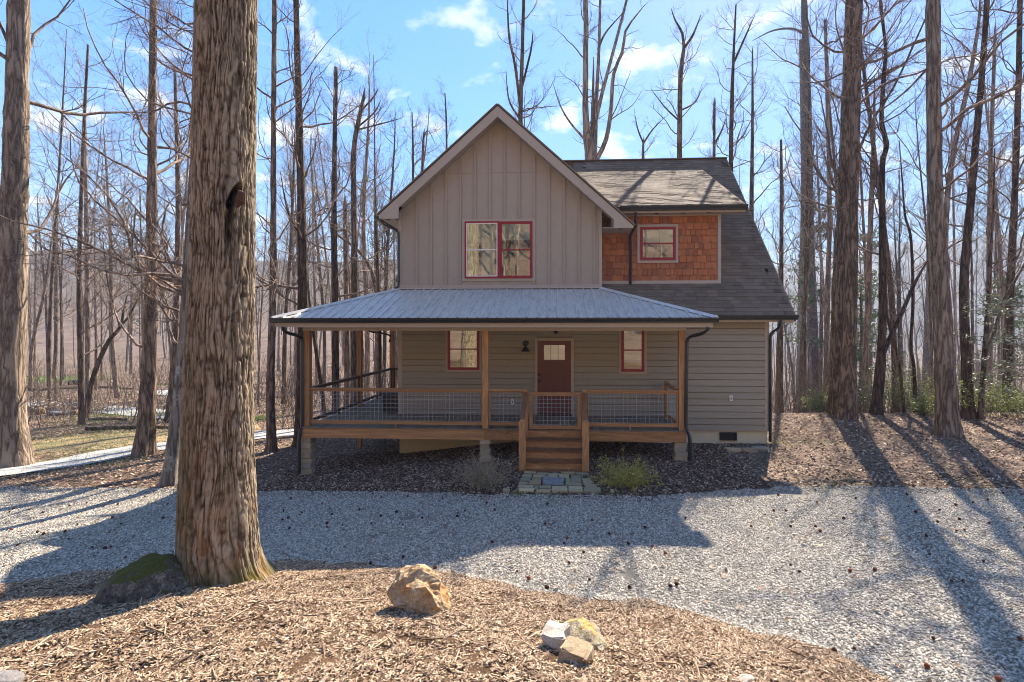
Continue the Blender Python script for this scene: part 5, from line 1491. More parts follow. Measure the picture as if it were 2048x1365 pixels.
tree('crooked thin stem with S-bends among the bushes', [(1808, 825), (1800, 740), (1790, 690), (1776, 640), (1772, 560)], 19, [7, 7, 6, 5, 4], 66, M_bark_dark, H=7, h0=3, nl=12, Lf=.25)
tree('wavy slender stem left of the large pale trunk', [(1832, 830), (1828, 740), (1822, 690), (1826, 600), (1822, 480), (1810, 430)], 19, [9, 8, 7, 7, 6, 5], 67, M_bark_dark, H=10, h0=4, nl=18, Lf=.3)

# ---- the woods beyond: shared shapes, each tree its own object --------------------------------------------
def proto(seed, H, r, crown=1.0, fine=True):
    rng = np.random.default_rng(seed)
    ln = rng.normal(size=2) * .035 * H
    path = [(0, 0, -.4), (ln[0] * .1, ln[1] * .1, H * .25), (ln[0] * .5 + rng.normal() * .1, ln[1] * .5, H * .55), (ln[0], ln[1], H * .85), (ln[0] * 1.2, ln[1] * 1.1, H)]
    V, Fc, p, rr = trunk_arrays(path, [r * 1.05, r * .92, r * .72, r * .38, .012], 8, 16, rng, 1.35, .03)
    sets = branch_set(p, rr, rng, H * .34, int((30 if fine else 13) * crown), .27, 40, 1, 7 if fine else 3, 5 if fine else 0, .2, None, 3.4, .22)
    V2, Q2 = merge(sets, len(V))
    me = mesh_arrays('woodland_tree', np.vstack([V, V2]), Fc + Q2, True)
    return me
PROTO = [proto(100 + i, 13 + (i % 4) * 2.2, .075 + .025 * (i % 3)) for i in range(10)]
for i, me in enumerate(PROTO): me.materials.append((M_bark, M_bark_pale, M_bark_dark, M_twig)[i % 4])
wr = random.Random(31)
MARKS = [(20, 'the thick far-left trunk'), (110, 'the broken orange-topped trunk'), (165, 'the dark slender trunk'), (238, 'the crooked leaning trunk'), (300, 'the straight brown trunk'), (350, 'the lichen-spotted trunk'), (440, 'the huge furrowed trunk'), (545, 'the slim upright trunk'), (603, 'the left porch downspout'), (670, 'the dark snapped-off trunk'), (708, 'the broken-topped trunk'), (797, 'the left house wall'), (995, 'the gable peak'), (1186, 'the many-stemmed tree'), (1360, 'the Y-topped trunk'), (1462, 'the right end of the ridge'), (1561, 'the right house corner'), (1618, 'the near pair of trunks'), (1690, 'the flared reddish trunk'), (1762, 'the wavy dark trunk'), (1880, 'the large pale trunk'), (1935, 'the blackish trunk'), (2018, 'the grey trunk near the right edge')]
HUE = ('grey-brown', 'pale', 'dark', 'reddish-brown')
def where(u, i, far):
    m = min(MARKS, key=lambda t: abs(t[0] - u))
    rel = 'behind' if abs(u - m[0]) < 12 else ('just left of' if u < m[0] else 'just right of')
    return '%s %s bare tree %s %s' % ('slim distant' if far else 'tall', HUE[i % 4], rel, m[1])
fillers = []
def occupied(u, lo, hi): return lo < u < hi
placed = {}
ZONES = [
    # name of zone, u range, distance range, how many, label, group
    ((-120, 560), (26, 42), 16, 'bare trunk in the near woods left of the house', 'near woods left of the house'),
    ((-120, 820), (42, 80), 34, 'slim bare tree deep in the crowded woods left of the house', 'deep woods left of the house'),
    ((560, 800), (27, 42), 14, 'bare trunk in the woods seen through and above the left porch', 'woods seen past the left porch'),
    ((800, 1480), (34, 60), 10, 'bare treetop showing above the roofs', 'treetops beyond the roofs'),
    ((1530, 2140), (24, 38), 16, 'bare trunk in the woods past the right-hand crest', 'near woods right of the house'),
    ((1480, 2140), (38, 80), 34, 'slim bare tree on the slope falling away to the right', 'deep woods right of the house'),
]
for (u0, u1), (d0, d1), cnt, lab, grp in ZONES:
    for k in range(cnt):
        u = u0 + (u1 - u0) * (k + wr.random()) / cnt
        D = d0 + (d1 - d0) * wr.random()
        d = ray(u, 657); x, y = D * d[0], D * d[1]
        if XL - 3 < x < XR + 2 and y < YB + 3: continue
        z = float(ground_z(x, y))
        s = .75 + .55 * wr.random()
        if u0 == 800: s = .55 + .55 * wr.random()
        pi_ = wr.randrange(10)
        o = bpy.data.objects.new('bare_tree', PROTO[pi_])
        lab = where(u, pi_, d0 >= 34)
        link(o, None, Matrix.Translation((x, y, z)) @ Matrix.Rotation(wr.random() * 6.28, 4, 'Z') @ Matrix.Rotation(wr.gauss(0, .03), 4, 'X') @ Matrix.Diagonal((s, s, s * (1 if u0 < 1480 else 1.25), 1)))
        tag(o, lab, 'tree', grp); fillers.append((lab, u, o))
bylab = {}
for lab, u, o in fillers: bylab.setdefault(lab, []).append((u, o))
for lab, lst in bylab.items():                              # two that would read the same: say which of the pair
    if len(lst) == 2:
        for side_, (u, o) in zip(('left-hand ', 'right-hand '), sorted(lst, key=lambda t: t[0])): o['label'] = side_ + lab
    elif len(lst) == 3:
        for side_, (u, o) in zip(('leftmost ', 'middle ', 'rightmost '), sorted(lst, key=lambda t: t[0])): o['label'] = side_ + lab
# trees added on the unseen bank behind the viewer, to mirror in the panes
for k in range(44):
    x = -16 + 32 * wr.random(); y = -8 - 24 * wr.random()
    o = bpy.data.objects.new('bare_tree', PROTO[wr.randrange(10)])
    s = .9 + .5 * wr.random()
    link(o, None, Matrix.Translation((x, y, float(ground_z(x, y)))) @ Matrix.Rotation(wr.random() * 6.28, 4, 'Z') @ Matrix.Diagonal((s * 1.3, s * 1.3, s, 1)))
    tag(o, 'bare tree added on the unseen bank facing the house front, mirrored in its windows', 'tree', 'trees added on the unseen bank facing the house')
# the far woods: one mass
def far_woods():
    rng = np.random.default_rng(77)
    small = []
    for i in range(7):
        r_ = np.random.default_rng(200 + i)
        H = 12 + 2 * (i % 3)
        path = [(0, 0, -.5), (r_.normal() * .2, r_.normal() * .2, H * .4), (r_.normal() * .4, r_.normal() * .4, H * .75), (r_.normal() * .5, r_.normal() * .5, H)]
        V, Fc, p, rr = trunk_arrays(path, [.16, .13, .08, .015], 4, 7, r_, 1.0, 0)
        V2, Q2 = merge([(a, b * 1.6, 3) for a, b, c in branch_set(p, rr, r_, H * .25, 11, .3, 35, 1, 3, 0, .12, None, 3.2)], len(V))
        small.append((np.vstack([V, V2]), np.vstack([Fc[0]] + Q2)))
    Vs, Fs, off = [], [], 0
    for k in range(420):
        u = rng.uniform(-150, 2200)
        D = 75 + 260 * rng.random() ** 1.4
        if 830 < u < 1470 and D < 120: continue
        d = ray(u, 657); x, y = D * d[0], D * d[1]
        v, f = small[k % 7]
        a = rng.random() * 6.28; s = .8 + .5 * rng.random()
        R_ = np.array([[math.cos(a), -math.sin(a), 0], [math.sin(a), math.cos(a), 0], [0, 0, 1]]) * s
        Vs.append(v @ R_.T + np.array((x, y, float(ground_z(x, y))))); Fs.append(f + off); off += len(v)
    me = mesh_arrays('far_woods', np.vstack(Vs), [np.vstack(Fs)], True); me.materials.append(M_twig)
    tag(link(bpy.data.objects.new('far_woods', me)), 'hazy mass of bare trees on the far hillsides', 'woods', None, 'stuff')
far_woods()
# brushwood: thin upright stems and twigs between the trunks
def brush():
    rng = np.random.default_rng(41)
    S = []
    for (u0, u1, d0, d1, n) in ((-100, 600, 19, 48, 900), (560, 800, 21, 45, 380), (1545, 2140, 19.5, 40, 1100)):
        u = rng.uniform(u0, u1, n); D = rng.uniform(d0, d1, n)
        xx = (u - CX) / F
        x, y = D * (xx * COS - SIN), D * (xx * SIN + COS)
        S.append(np.stack([x, y, ground_z(x, y)], 1))
    S = np.vstack(S); S = S[~((S[:, 0] > XL - 2) & (S[:, 0] < XR + 1) & (S[:, 1] < YB + 2))]
    n = len(S)
    D = np.stack([rng.normal(size=n) * .3, rng.normal(size=n) * .3, np.ones(n)], 1)
    L = rng.uniform(.8, 3.2, n)
    P1, R1 = walk(S, D, L, .006 + .004 * L, 5, .12, .05, rng)
    s = sub(P1, R1, 4, .2, .5, 42, rng, .55)
    P2, R2 = walk(s[0], s[1], s[2], np.maximum(s[3], .004), 3, .2, .06, rng)
    V, Q = merge([(P1, R1, 3), (P2, R2, 3)])
    me = mesh_arrays('brushwood', V, Q, True); me.materials.append(M_bark_pale)
    tag(link(bpy.data.objects.new('brushwood', me)), 'thin bare brushwood filling the gaps between the trunks', 'brush', None, 'stuff')
brush()

# ================================================================== SHRUBS AND GREENERY
def leaf_cloud(centres, rad, n, size, rng, flat=.0):
    c = centres[rng.integers(0, len(centres), n)]
    p = c + rng.normal(size=(n, 3)) * rad
    a = nrm(rng.normal(size=(n, 3)) + np.array((0, 0, flat))); b = nrm(np.cross(a, rng.normal(size=(n, 3)))); cc = np.cross(a, b)
    s = size * (.6 + .8 * rng.random(n))[:, None]
    V = np.stack([p - b * s, p - cc * s * .38, p + b * s, p + cc * s * .38 + a * s * .15], 1).reshape(-1, 3)
    q = np.arange(n * 4).reshape(n, 4)
    tone = np.repeat(rng.random(n), 4)
    return V, q, tone
def shrub(name, label, cat, base, w, h, mat_leaf, mat_stem, nst, nleaf, lsize, seed, group=None, spread=.6, flat=.2, stemr=.006):
    rng = np.random.default_rng(seed)
    root = empty(name, base); tag(root, label, cat, group)
    S = np.array(base) + np.stack([rng.normal(size=nst) * w * .08, rng.normal(size=nst) * w * .08, np.zeros(nst) - .03], 1)
    az = rng.random(nst) * 6.28; t = rng.random(nst) ** .6 * spread
    D = np.stack([np.cos(az) * t * w / h, np.sin(az) * t * w / h, np.ones(nst)], 1)
    P1, R1 = walk(S, D, h * (.65 + .5 * rng.random(nst)), np.full(nst, stemr), 5, .12, -.02, rng)
    s = sub(P1, R1, 4, .25, .45, 40, rng, .7)
    P2, R2 = walk(s[0], s[1], s[2], np.maximum(s[3], .0025), 3, .2, .03, rng)
    V, Q = merge([(P1, R1, 4), (P2, R2, 3)])
    o = arr_obj('stems', V, Q, [mat_stem], root, base)
    at = o.data.attributes.new('tone', 'FLOAT', 'POINT'); at.data.foreach_set('value', rng.random(len(V)).astype(np.float32))
    if nleaf:
        c = np.vstack([P1[:, 2:].reshape(-1, 3), P2[:, 1:].reshape(-1, 3)])
        V, q, tone = leaf_cloud(c, lsize * .9, nleaf, lsize, rng, flat)
        o = arr_obj('foliage', V, [q], [mat_leaf], root, base, False)
        at = o.data.attributes.new('tone', 'FLOAT', 'POINT'); at.data.foreach_set('value', tone.astype(np.float32))
    return root
b = G(1253, 972)
shrub('shrub', 'yellow-green twiggy shrub in the dark mulch right of the stairs', 'shrub', b, 1.05, .62, M_yellow, M_yellow, 120, 2600, .020, 1, 'two small shrubs by the porch stairs', 1.5, stemr=.005)
b = G(966, 975)
shrub('shrub', 'dry brown twiggy shrub in front of the middle stone pier', 'shrub', b, 1.15, .74, M_drygrass, M_drygrass, 120, 1300, .018, 2, 'two small shrubs by the porch stairs', .9, stemr=.005)
greens = [(1655, 815, 1.5, 1.0), (1735, 822, 1.8, 1.5), (1790, 818, 1.7, 1.4), (1825, 822, 1.4, 1.9), (1852, 832, .9, .7), (1915, 835, 1.4, 1.6), (1990, 836, 1.7, 1.1), (2030, 835, 1.8, 1.3), (2075, 840, 1.8, 1.2), (1640, 812, .8, .8)]
glabels = ['low green bush behind the pale pole-like trunk', 'dark bluish-green bush right of the flared trunk', 'leafy green bush by the foot of the wavy dark trunk', 'tall thin green bush among the crooked stems', 'small bright green tuft at the foot of the tucked-away dark trunk', 'green bush between the large pale trunk and the blackish trunk', 'green bush right of the thin forked stem', 'yellowish-green bush near the right edge', 'green bush at the right edge, half out of the picture', 'small green tuft behind the leaning trunk of the near pair']
for i, ((u, v, w, h), lab) in enumerate(zip(greens, glabels)):
    g = G(u, min(v, 829 if u < 1850 else v)); D = min(np.hypot(g[0], g[1]), 24)
    d = ray(u, v); k = D / math.hypot(d[0], d[1]); x, y = d[0] * k, d[1] * k
    shrub('green_bush', lab, 'bush', (x, y, float(ground_z(x, y))), w, h, M_green if i != 1 else M_pine, M_bark_dark, 24, 1000, .042, 300 + i, 'green bushes under the right-hand trees', .9)
for k in range(14):  # bushes added on the unseen bank to give the panes greenery to reflect
    x = -12 + 24 * wr.random(); y = -8 - 14 * wr.random()
    shrub('green_bush', 'green bush added on the unseen bank facing the house front, mirrored in its windows', 'bush', (x, y, float(ground_z(x, y))), 2.2, 2.4, M_green, M_bark_dark, 18, 700, .10, 500 + k, 'bushes added on the unseen bank facing the house', .9)
# holly: tiers of glossy pale leaves at the right edge
def holly():
    rng = np.random.default_rng(9)
    D = 15.5
    d = ray(2062, 845); x, y = D * d[0], D * d[1]; base = (x, y, float(ground_z(x, y)))
    root = empty('holly_tree', base); tag(root, 'young holly with tiers of shiny pale leaves at the right edge', 'tree')
    path = [np.array(base), np.array(base) + (0, 0, 2), np.array(base) + (.1, 0, 4.2)]
    V, Fc, p, rr = trunk_arrays(path, [.05, .04, .012], 8, 12, rng, 1.2)
    arr_obj('trunk', V, Fc, [M_bark_pale], root, base)
    zs_ = np.repeat(np.array([1.5, 1.9, 2.4, 2.75, 3.3, 3.7]), 9)
    n = len(zs_); az = rng.random(n) * 6.28
    S = np.stack([np.full(n, x), np.full(n, y), base[2] + zs_ + rng.normal(size=n) * .05], 1)
    Dr = np.stack([np.cos(az), np.sin(az), np.full(n, .12)], 1)
    P1, R1 = walk(S, Dr, rng.uniform(.9, 1.9, n), np.full(n, .012), 6, .1, -.02, rng)
    s = sub(P1, R1, 6, .3, .35, 45, rng, .6, .7)
    P2, R2 = walk(s[0], s[1], s[2], s[3], 3, .12, -.02, rng)
    V, Q = merge([(P1, R1, 4), (P2, R2, 3)])
    arr_obj('branches', V, Q, [M_twig], root, base)
    V, q, tone = leaf_cloud(np.vstack([P1[:, 3:].reshape(-1, 3), P2[:, 1:].reshape(-1, 3)]), .035, 3800, .042, rng, 2.2)
    o = arr_obj('foliage', V, [q], [M_holly], root, base, False)
    at = o.data.attributes.new('tone', 'FLOAT', 'POINT'); at.data.foreach_set('value', tone.astype(np.float32))
holly()
# pines showing between the trunks
def pine(label, u, vtop, D, seed, hcrown=.75, dens=1.0):
    rng = np.random.default_rng(seed)
    d = ray(u, 657); x, y = D * d[0], D * d[1]; z = float(ground_z(x, y))
    top = PD(u, vtop, D)[2]; H = top - z
    base = (x, y, z)
    root = empty('pine_tree', base); tag(root, label, 'tree', 'green pines showing between the bare trunks')
    V, Fc, p, rr = trunk_arrays([(x, y, z - .3), (x + .1, y, z + H * .5), (x, y, top)], [.16, .12, .02], 8, 14, rng, 1.2)
    arr_obj('trunk', V, Fc, [M_bark], root, base)
    nb = int(46 * dens); hh = H * (1 - hcrown) + H * hcrown * rng.random(nb); az = rng.random(nb) * 6.28
    S = np.stack([np.full(nb, x), np.full(nb, y), z + hh], 1)
    Dr = np.stack([np.cos(az), np.sin(az), np.full(nb, .1)], 1)
    P1, R1 = walk(S, Dr, (H - hh) * .24 + .6 + .5 * rng.random(nb), np.full(nb, .025), 6, .1, .03, rng)
    V, Q = merge([(P1, R1, 4)])
    arr_obj('branches', V, Q, [M_twig], root, base)
    V, q, tone = leaf_cloud(P1[:, 2:].reshape(-1, 3), .16, int(2600 * dens), .12, rng, .3)
    o = arr_obj('foliage', V, [q], [M_pine], root, base, False)
    at = o.data.attributes.new('tone', 'FLOAT', 'POINT'); at.data.foreach_set('value', tone.astype(np.float32))
pine('green pine behind the pair of trunks nearest the house corner', 1640, 410, 40, 1)
pine('pale green pine left of the wavy dark trunk', 1740, 470, 48, 2)
pine('small pine between the flared trunk and the wavy one', 1720, 560, 36, 3)
pine('pine far behind the blackish trunk', 2005, 560, 38, 4)
pine('soft green pine on the hillside behind the straight brown trunk', 262, 395, 62, 5)
pine('small pine just left of the gable downspout', 768, 420, 60, 6)
pine('faint pine left of the broken-topped forked trunk', 690, 455, 70, 7)
# ================================================================== ROCKS, STONES, LOGS
def rock(name, label, c, size, mat, seed, rot=0, cuts=7, rough=.18, sub_=4, group=None, tilt=(0, 0), cat='rock'):
    r = random.Random(seed)
    bm = bmesh.new(); bmesh.ops.create_icosphere(bm, subdivisions=sub_, radius=1)
    planes = []
    for _ in range(cuts):
        n = Vector((r.gauss(0, 1), r.gauss(0, 1), r.gauss(0, .8))).normalized(); planes.append((n, r.uniform(.58, .85)))
    off = Vector((r.random() * 50, r.random() * 50, 0))
    for v in bm.verts:
        p = v.co.copy()
        for n, dd in planes:
            s = p.dot(n)
            if s > dd: p -= n * (s - dd) * .92
        f = 1 + rough * mnoise.fractal(p * 1.8 + off, 1.0, 2.0, 5) + rough * .25 * mnoise.noise(p * 9 + off)
        v.co = p * f
    me = bpy.data.meshes.new(name); bm.to_mesh(me); bm.free()
    me.materials.append(mat)
    me.polygons.foreach_set('use_smooth', [sub_ > 3] * len(me.polygons))
    m = Matrix.Translation(Vector(c)) @ Matrix.Rotation(rot, 4, 'Z') @ Matrix.Rotation(tilt[0], 4, 'X') @ Matrix.Rotation(tilt[1], 4, 'Y') @ Matrix.Diagonal((*size, 1))
    return tag(link(bpy.data.objects.new(name, me), None, m), label, cat, group)
def block(name, label, c, size, mat, seed, rot, cat='rock', group=None, tilt=(0, 0), jit=.09, bev=.17):
    r = random.Random(seed); bm = bmesh.new(); bmesh.ops.create_cube(bm, size=2)
    bmesh.ops.subdivide_edges(bm, edges=bm.edges[:], cuts=1, use_grid_fill=True)
    for v in bm.verts: v.co += Vector((r.uniform(-jit, jit), r.uniform(-jit, jit), r.uniform(-jit, jit)))
    bmesh.ops.bevel(bm, geom=[e for e in bm.edges if len(e.link_faces) == 2 and e.calc_face_angle(0) > .6], offset=bev, segments=2, affect='EDGES')
    me = bpy.data.meshes.new(name); bm.to_mesh(me); bm.free(); me.materials.append(mat)
    m = Matrix.Translation(Vector(c)) @ Matrix.Rotation(rot, 4, 'Z') @ Matrix.Rotation(tilt[0], 4, 'X') @ Matrix.Rotation(tilt[1], 4, 'Y') @ Matrix.Diagonal((*size, 1))
    return tag(link(bpy.data.objects.new(name, me), None, m), label, cat, group)

def outline_rock(name, label, outline, base, thick, mat, seed, rough=.10, back=.25, cat='rock', smooth=.12):
    """a boulder standing at 'base' whose silhouette follows the outline (photo pixels), given real thickness"""
    g = G(*base); D = g[1] * COS - g[0] * SIN
    r = random.Random(seed); off = Vector((seed * 7.3, seed * 3.1, 0))
    o = np.array([PD(u, v, D + thick * .5) for u, v in outline]); c = o.mean(0)
    fw = np.array((-SIN, COS, 0))
    def ring(k, d, up=0): return [c + (p - c) * (k + r.uniform(-.05, .05)) + fw * (d + r.uniform(-.03, .03) * thick) + np.array((0, 0, up)) for p in o]
    rings = [ring(.72, -thick * .52), ring(.97, -thick * .24), ring(1.0, thick * .05), ring(.9, thick * .3), ring(.5, thick * .5)]
    bm = bmesh.new(); vs = [[bm.verts.new(p - np.array(g)) for p in rg] for rg in rings]; n = len(o)
    for a, b in zip(vs[:-1], vs[1:]):
        for i in range(n): bm.faces.new((a[i], a[(i + 1) % n], b[(i + 1) % n], b[i]))
    for rg, s in ((vs[0], 1), (vs[-1], -1)):
        cc = bm.verts.new(sum((v.co for v in rg), Vector()) / n + Vector(fw) * (-.06 * thick * s))
        for i in range(n): bm.faces.new((rg[(i + 1) % n], rg[i], cc) if s > 0 else (rg[i], rg[(i + 1) % n], cc))
    bmesh.ops.recalc_face_normals(bm, faces=bm.faces[:])
    bmesh.ops.subdivide_edges(bm, edges=bm.edges[:], cuts=3, use_grid_fill=True, smooth=smooth)
    bm.normal_update()
    sz = float(np.linalg.norm(o.max(0) - o.min(0)))
    for v in bm.verts:
        p = v.co / sz * 6 + off
        rid = 1 - abs(mnoise.noise(p * 1.1)) * 2
        v.co += v.normal * sz * rough * (.55 * mnoise.noise(p * .9) + .22 * rid - .1 + .18 * mnoise.noise(p * 3.2) + .09 * mnoise.noise(p * 8))
    me = bpy.data.meshes.new(name); bm.to_mesh(me); bm.free(); me.materials.append(mat)
    return tag(link(bpy.data.objects.new(name, me), None, Matrix.Translation(Vector(g))), label, cat)
def mpx(g): return (g[1] * COS - g[0] * SIN) / F        # metres per photo pixel at a point
outline_rock('boulder', 'dark boulder capped with green moss at the foot of the huge trunk', [(206, 1226), (208, 1196), (224, 1160), (246, 1136), (276, 1122), (314, 1119), (346, 1132), (364, 1156), (372, 1192), (358, 1226), (290, 1236), (240, 1234)], (285, 1206), .62, M_rock_moss, 3, .075, smooth=.3)
outline_rock('boulder', 'rusty tan boulder leaning on the mulch mound beside the gravel', [(782, 1182), (790, 1156), (812, 1143), (840, 1140), (862, 1144), (880, 1162), (893, 1190), (903, 1222), (900, 1248), (872, 1256), (846, 1248), (838, 1226), (812, 1206)], (855, 1236), .36, M_rock_tan, 5, .13)
outline_rock('boulder', 'yellow lichen-crusted rock behind the two pale blocks', [(1112, 1275), (1122, 1256), (1142, 1246), (1168, 1246), (1192, 1256), (1208, 1274), (1222, 1300), (1228, 1318), (1200, 1330), (1160, 1325), (1125, 1312)], (1170, 1300), .34, M_rock_lichen, 7, .075)
g = G(1112, 1302); s = mpx(g)
block('stone_block', 'white quartz block leaning on the lichen-crusted rock', (g[0], g[1] + .07, g[2] + .055), (23 * s, 26 * s, 21 * s), M_rock_white, 4, -.3, 'stone', tilt=(.1, .05), jit=.2)
g = G(1153, 1330); s = mpx(g)
block('stone_block', 'pinkish tan stone block, nearest of the three rocks', (g[0], g[1] + .06, g[2] + .045), (32 * s, 24 * s, 18 * s), M_rock_pink, 5, -.45, 'stone', tilt=(.12, .04), jit=.14)
g = G(18, 1372); s = mpx(g)
rock('boulder', 'pale rock cut off by the lower left corner', (g[0] - .02, g[1], g[2] + .02), (32 * s, 30 * s, 24 * s), M_rock_grey, 8, .4, 6, .15)
g = G(1492, 1372); s = mpx(g)
rock('boulder', 'pale stone barely showing at the bottom edge of the mulch', (g[0], g[1], g[2] + .0), (24 * s, 20 * s, 18 * s), M_rock_white, 9, .4, 6, .15)
g = G(349, 1152); s = mpx(g)
rock('bark_piece', 'small ragged piece of broken wood between the mossy boulder and the trunk', (g[0], g[1] + .02, g[2] + .06), (11 * s, 9 * s, 17 * s), M_stub, 10, .3, 5, .3, 3, cat='wood')
for i, (u, v, w, lab) in enumerate(((1473, 905, 20, 'curved tan edging stone at the left, by the foundation vent'), (1500, 905, 15, 'middle tan edging stone of the three by the foundation'), (1522, 902, 15, 'tan edging stone nearest the corner downspout'))):
    g = G(u, v); s = mpx(g)
    block('edging_stone', lab, (g[0], g[1] + .05, g[2] + .035), (w * s, .10, .045), M_pier, 20 + i, .05 * (i - 1), 'stone', 'edging stones under the foundation vent')
# flagstone path at the foot of the stairs
fp = empty('stone_path', G(1110, 972)); tag(fp, 'patchwork flagstone path between the stairs and the drive', 'path', None, 'structure')
rects = [(1047, 1072, 949.5, 954.5), (1072, 1122, 951.5, 954.5), (1122, 1150, 950, 955), (1151, 1178, 951.5, 956), (1043, 1064, 955.5, 960.5), (1065, 1091, 955, 960), (1096, 1116, 953, 960), (1118, 1140, 955.5, 962), (1142, 1164, 956, 969), (1040, 1061, 961.5, 968.5), (1062, 1083, 961, 968), (1084, 1129, 961.5, 976.5), (1131, 1142, 962.5, 970), (1166, 1184, 962, 974), (1036, 1055, 970, 976), (1056, 1083, 969, 976.5), (1131, 1164, 970.5, 977), (1034, 1066, 977.5, 983), (1067, 1077, 977.5, 984), (1078, 1103, 978, 983.5), (1036, 1068, 983.5, 990), (1071, 1102, 984.5, 989), (1103, 1135, 978, 989), (1136, 1166, 978, 984), (1137, 1166, 984.7, 990.5), (1170, 1195, 975.5, 982), (1168, 1202, 983, 989.5), (1004, 1019, 985, 990), (1221, 1230, 985, 991.5)]
for i, (u0, u1, v0, v1) in enumerate(rects):
    a_ = hit(u0, v1, base_z); b_ = hit(u1, v1, base_z); c_ = hit(u0, v0, base_z)
    x0, x1, y0, y1 = a_[0], b_[0], a_[1], c_[1]
    z = float(ground_z((x0 + x1) / 2, (y0 + y1) / 2))
    r_ = random.Random(i)
    bm = bmesh.new(); bmesh.ops.create_cube(bm, size=1)
    for v in bm.verts: v.co += Vector((r_.uniform(-.05, .05), r_.uniform(-.07, .07), 0))
    bmesh.ops.bevel(bm, geom=bm.edges[:], offset=.05, segments=1, affect='EDGES')
    me = bpy.data.meshes.new('flagstone'); bm.to_mesh(me); bm.free(); me.materials.append(M_rock_grey if i == 11 else M_flag)
    m = Matrix.Translation(((x0 + x1) / 2, (y0 + y1) / 2, z + .02 + r_.uniform(-.008, .012))) @ Matrix.Rotation(r_.uniform(-.03, .03), 4, 'Y') @ Matrix.Diagonal((x1 - x0 - .015, y1 - y0 - .012, .075, 1))
    link(bpy.data.objects.new('flagstone', me), fp, m)
# left field: brush pile, rocks, fallen logs, feeder, culvert
def log(label, a, b, r_, mat, seed, name='fallen_log', cat='log'):
    rng = np.random.default_rng(seed)
    A, B = np.array(G(*a)), np.array(G(*b))
    A[2] += r_ * .8; B[2] += r_ * .7
    mid = (A + B) / 2 + np.array((0, 0, .03))
    V, Fc, p, rr = trunk_arrays([A, mid, B], [r_, r_ * .9, r_ * .7], 10, 12, rng, 1.0, .06)
    me = mesh_arrays(name, V - A, Fc + [np.arange(10)[None, ::-1]], True); me.materials.append(mat)
    return tag(link(bpy.data.objects.new(name, me), None, Matrix.Translation(Vector(A))), label, cat, 'logs lying on the left field')
log('long dark fallen log lying across the left field', (172, 862), (342, 858), .075, M_bark_dark, 1)
log('pale fallen log just beyond the long dark one', (178, 841), (254, 842), .07, M_bark_pale, 2)
log('grey log lying on the far bank under the black culvert pipe', (66, 783), (160, 778), .13, M_bark, 3)
log('thin log beyond the far road, right of the crooked tree', (188, 776), (262, 780), .10, M_bark, 4)
g = G(150, 771)
s = mpx(g)
cp = empty('culvert_pipe', g); tag(cp, 'black culvert pipe lying on the bank beyond the far road', 'pipe')
v, q = tubes(np.array([[(g[0] - 13 * s, g[1], g[2] + 5 * s), (g[0] + 13 * s, g[1] + .5, g[2] + 5 * s)]]), np.array([[5.2 * s, 5.2 * s]]), 18)
me = mesh_arrays('pipe_wall', v, [q], True); me.materials.append(M_black); link(bpy.data.objects.new('pipe_wall', me), cp)
v, q = tubes(np.array([[(g[0] - 13 * s, g[1], g[2] + 5 * s), (g[0] + 13 * s, g[1] + .5, g[2] + 5 * s)]]), np.array([[4.6 * s, 4.6 * s]]), 18)
me = mesh_arrays('pipe_lining', v, [q], True); me.materials.append(M_vent); link(bpy.data.objects.new('pipe_lining', me), cp)
g = G(229, 781); s = mpx(g)
bf = empty('bird_bath', g); tag(bf, 'small white bird bath on a thin stem in the left woods', 'bird bath')
lathe('stem', [(3.2 * s, 0), (1.0 * s, 2 * s), (.7 * s, 8 * s), (1.0 * s, 14 * s)], g, M_white, bf)
lathe('bowl', [(1.2 * s, 14 * s), (5 * s, 17 * s), (5.4 * s, 19 * s), (4.6 * s, 18.8 * s), (1 * s, 16 * s)], g, M_white, bf)
rr_ = random.Random(3)
labs = ['flat grey boulder at the front of the brush pile', 'tan rock in the brush pile beside the dark slender trunk', 'pale rock at the left of the brush pile', 'small pale rock on top of the brush pile', 'mossy rock right of the flat grey boulder']
for i, (u, v, w, h, mt) in enumerate(((110, 832, 17, 9, M_rock_grey), (146, 832, 9, 8, M_rock_tan), (76, 830, 9, 12, M_rock_tan), (96, 812, 8, 6, M_rock_white), (128, 826, 8, 9, M_rock_lichen))):
    g = G(u, v); s = mpx(g)
    rock('rock', labs[i], (g[0], g[1] + .1, g[2] + h * s * .4), (w * s, w * s * .7, h * s), mt, 40 + i, rr_.random() * 3, 6, .2, 3, 'rocks of the brush pile')
rng = np.random.default_rng(8)
c = G(112, 826); n = 420
S = np.stack([c[0] + rng.normal(size=n) * 1.3, c[1] + .9 + rng.normal(size=n) * .7, np.zeros(n)], 1)
S[:, 2] = ground_z(S[:, 0], S[:, 1]) + np.abs(rng.normal(size=n)) * .28 * np.exp(-((S[:, 0] - c[0]) / 1.8) ** 2)
P1, R1 = walk(S, np.stack([rng.normal(size=n), rng.normal(size=n), rng.normal(size=n) * .35], 1), rng.uniform(.3, 1.3, n), rng.uniform(.006, .03, n), 4, .12, 0, rng)
V, Q = merge([(P1, R1, 4)])
me = mesh_arrays('brush_pile', V, Q, True); me.materials.append(M_bark_pale)
tag(link(bpy.data.objects.new('brush_pile', me)), 'pile of pale cut brush and sticks on the left field', 'brush pile', None, 'stuff')
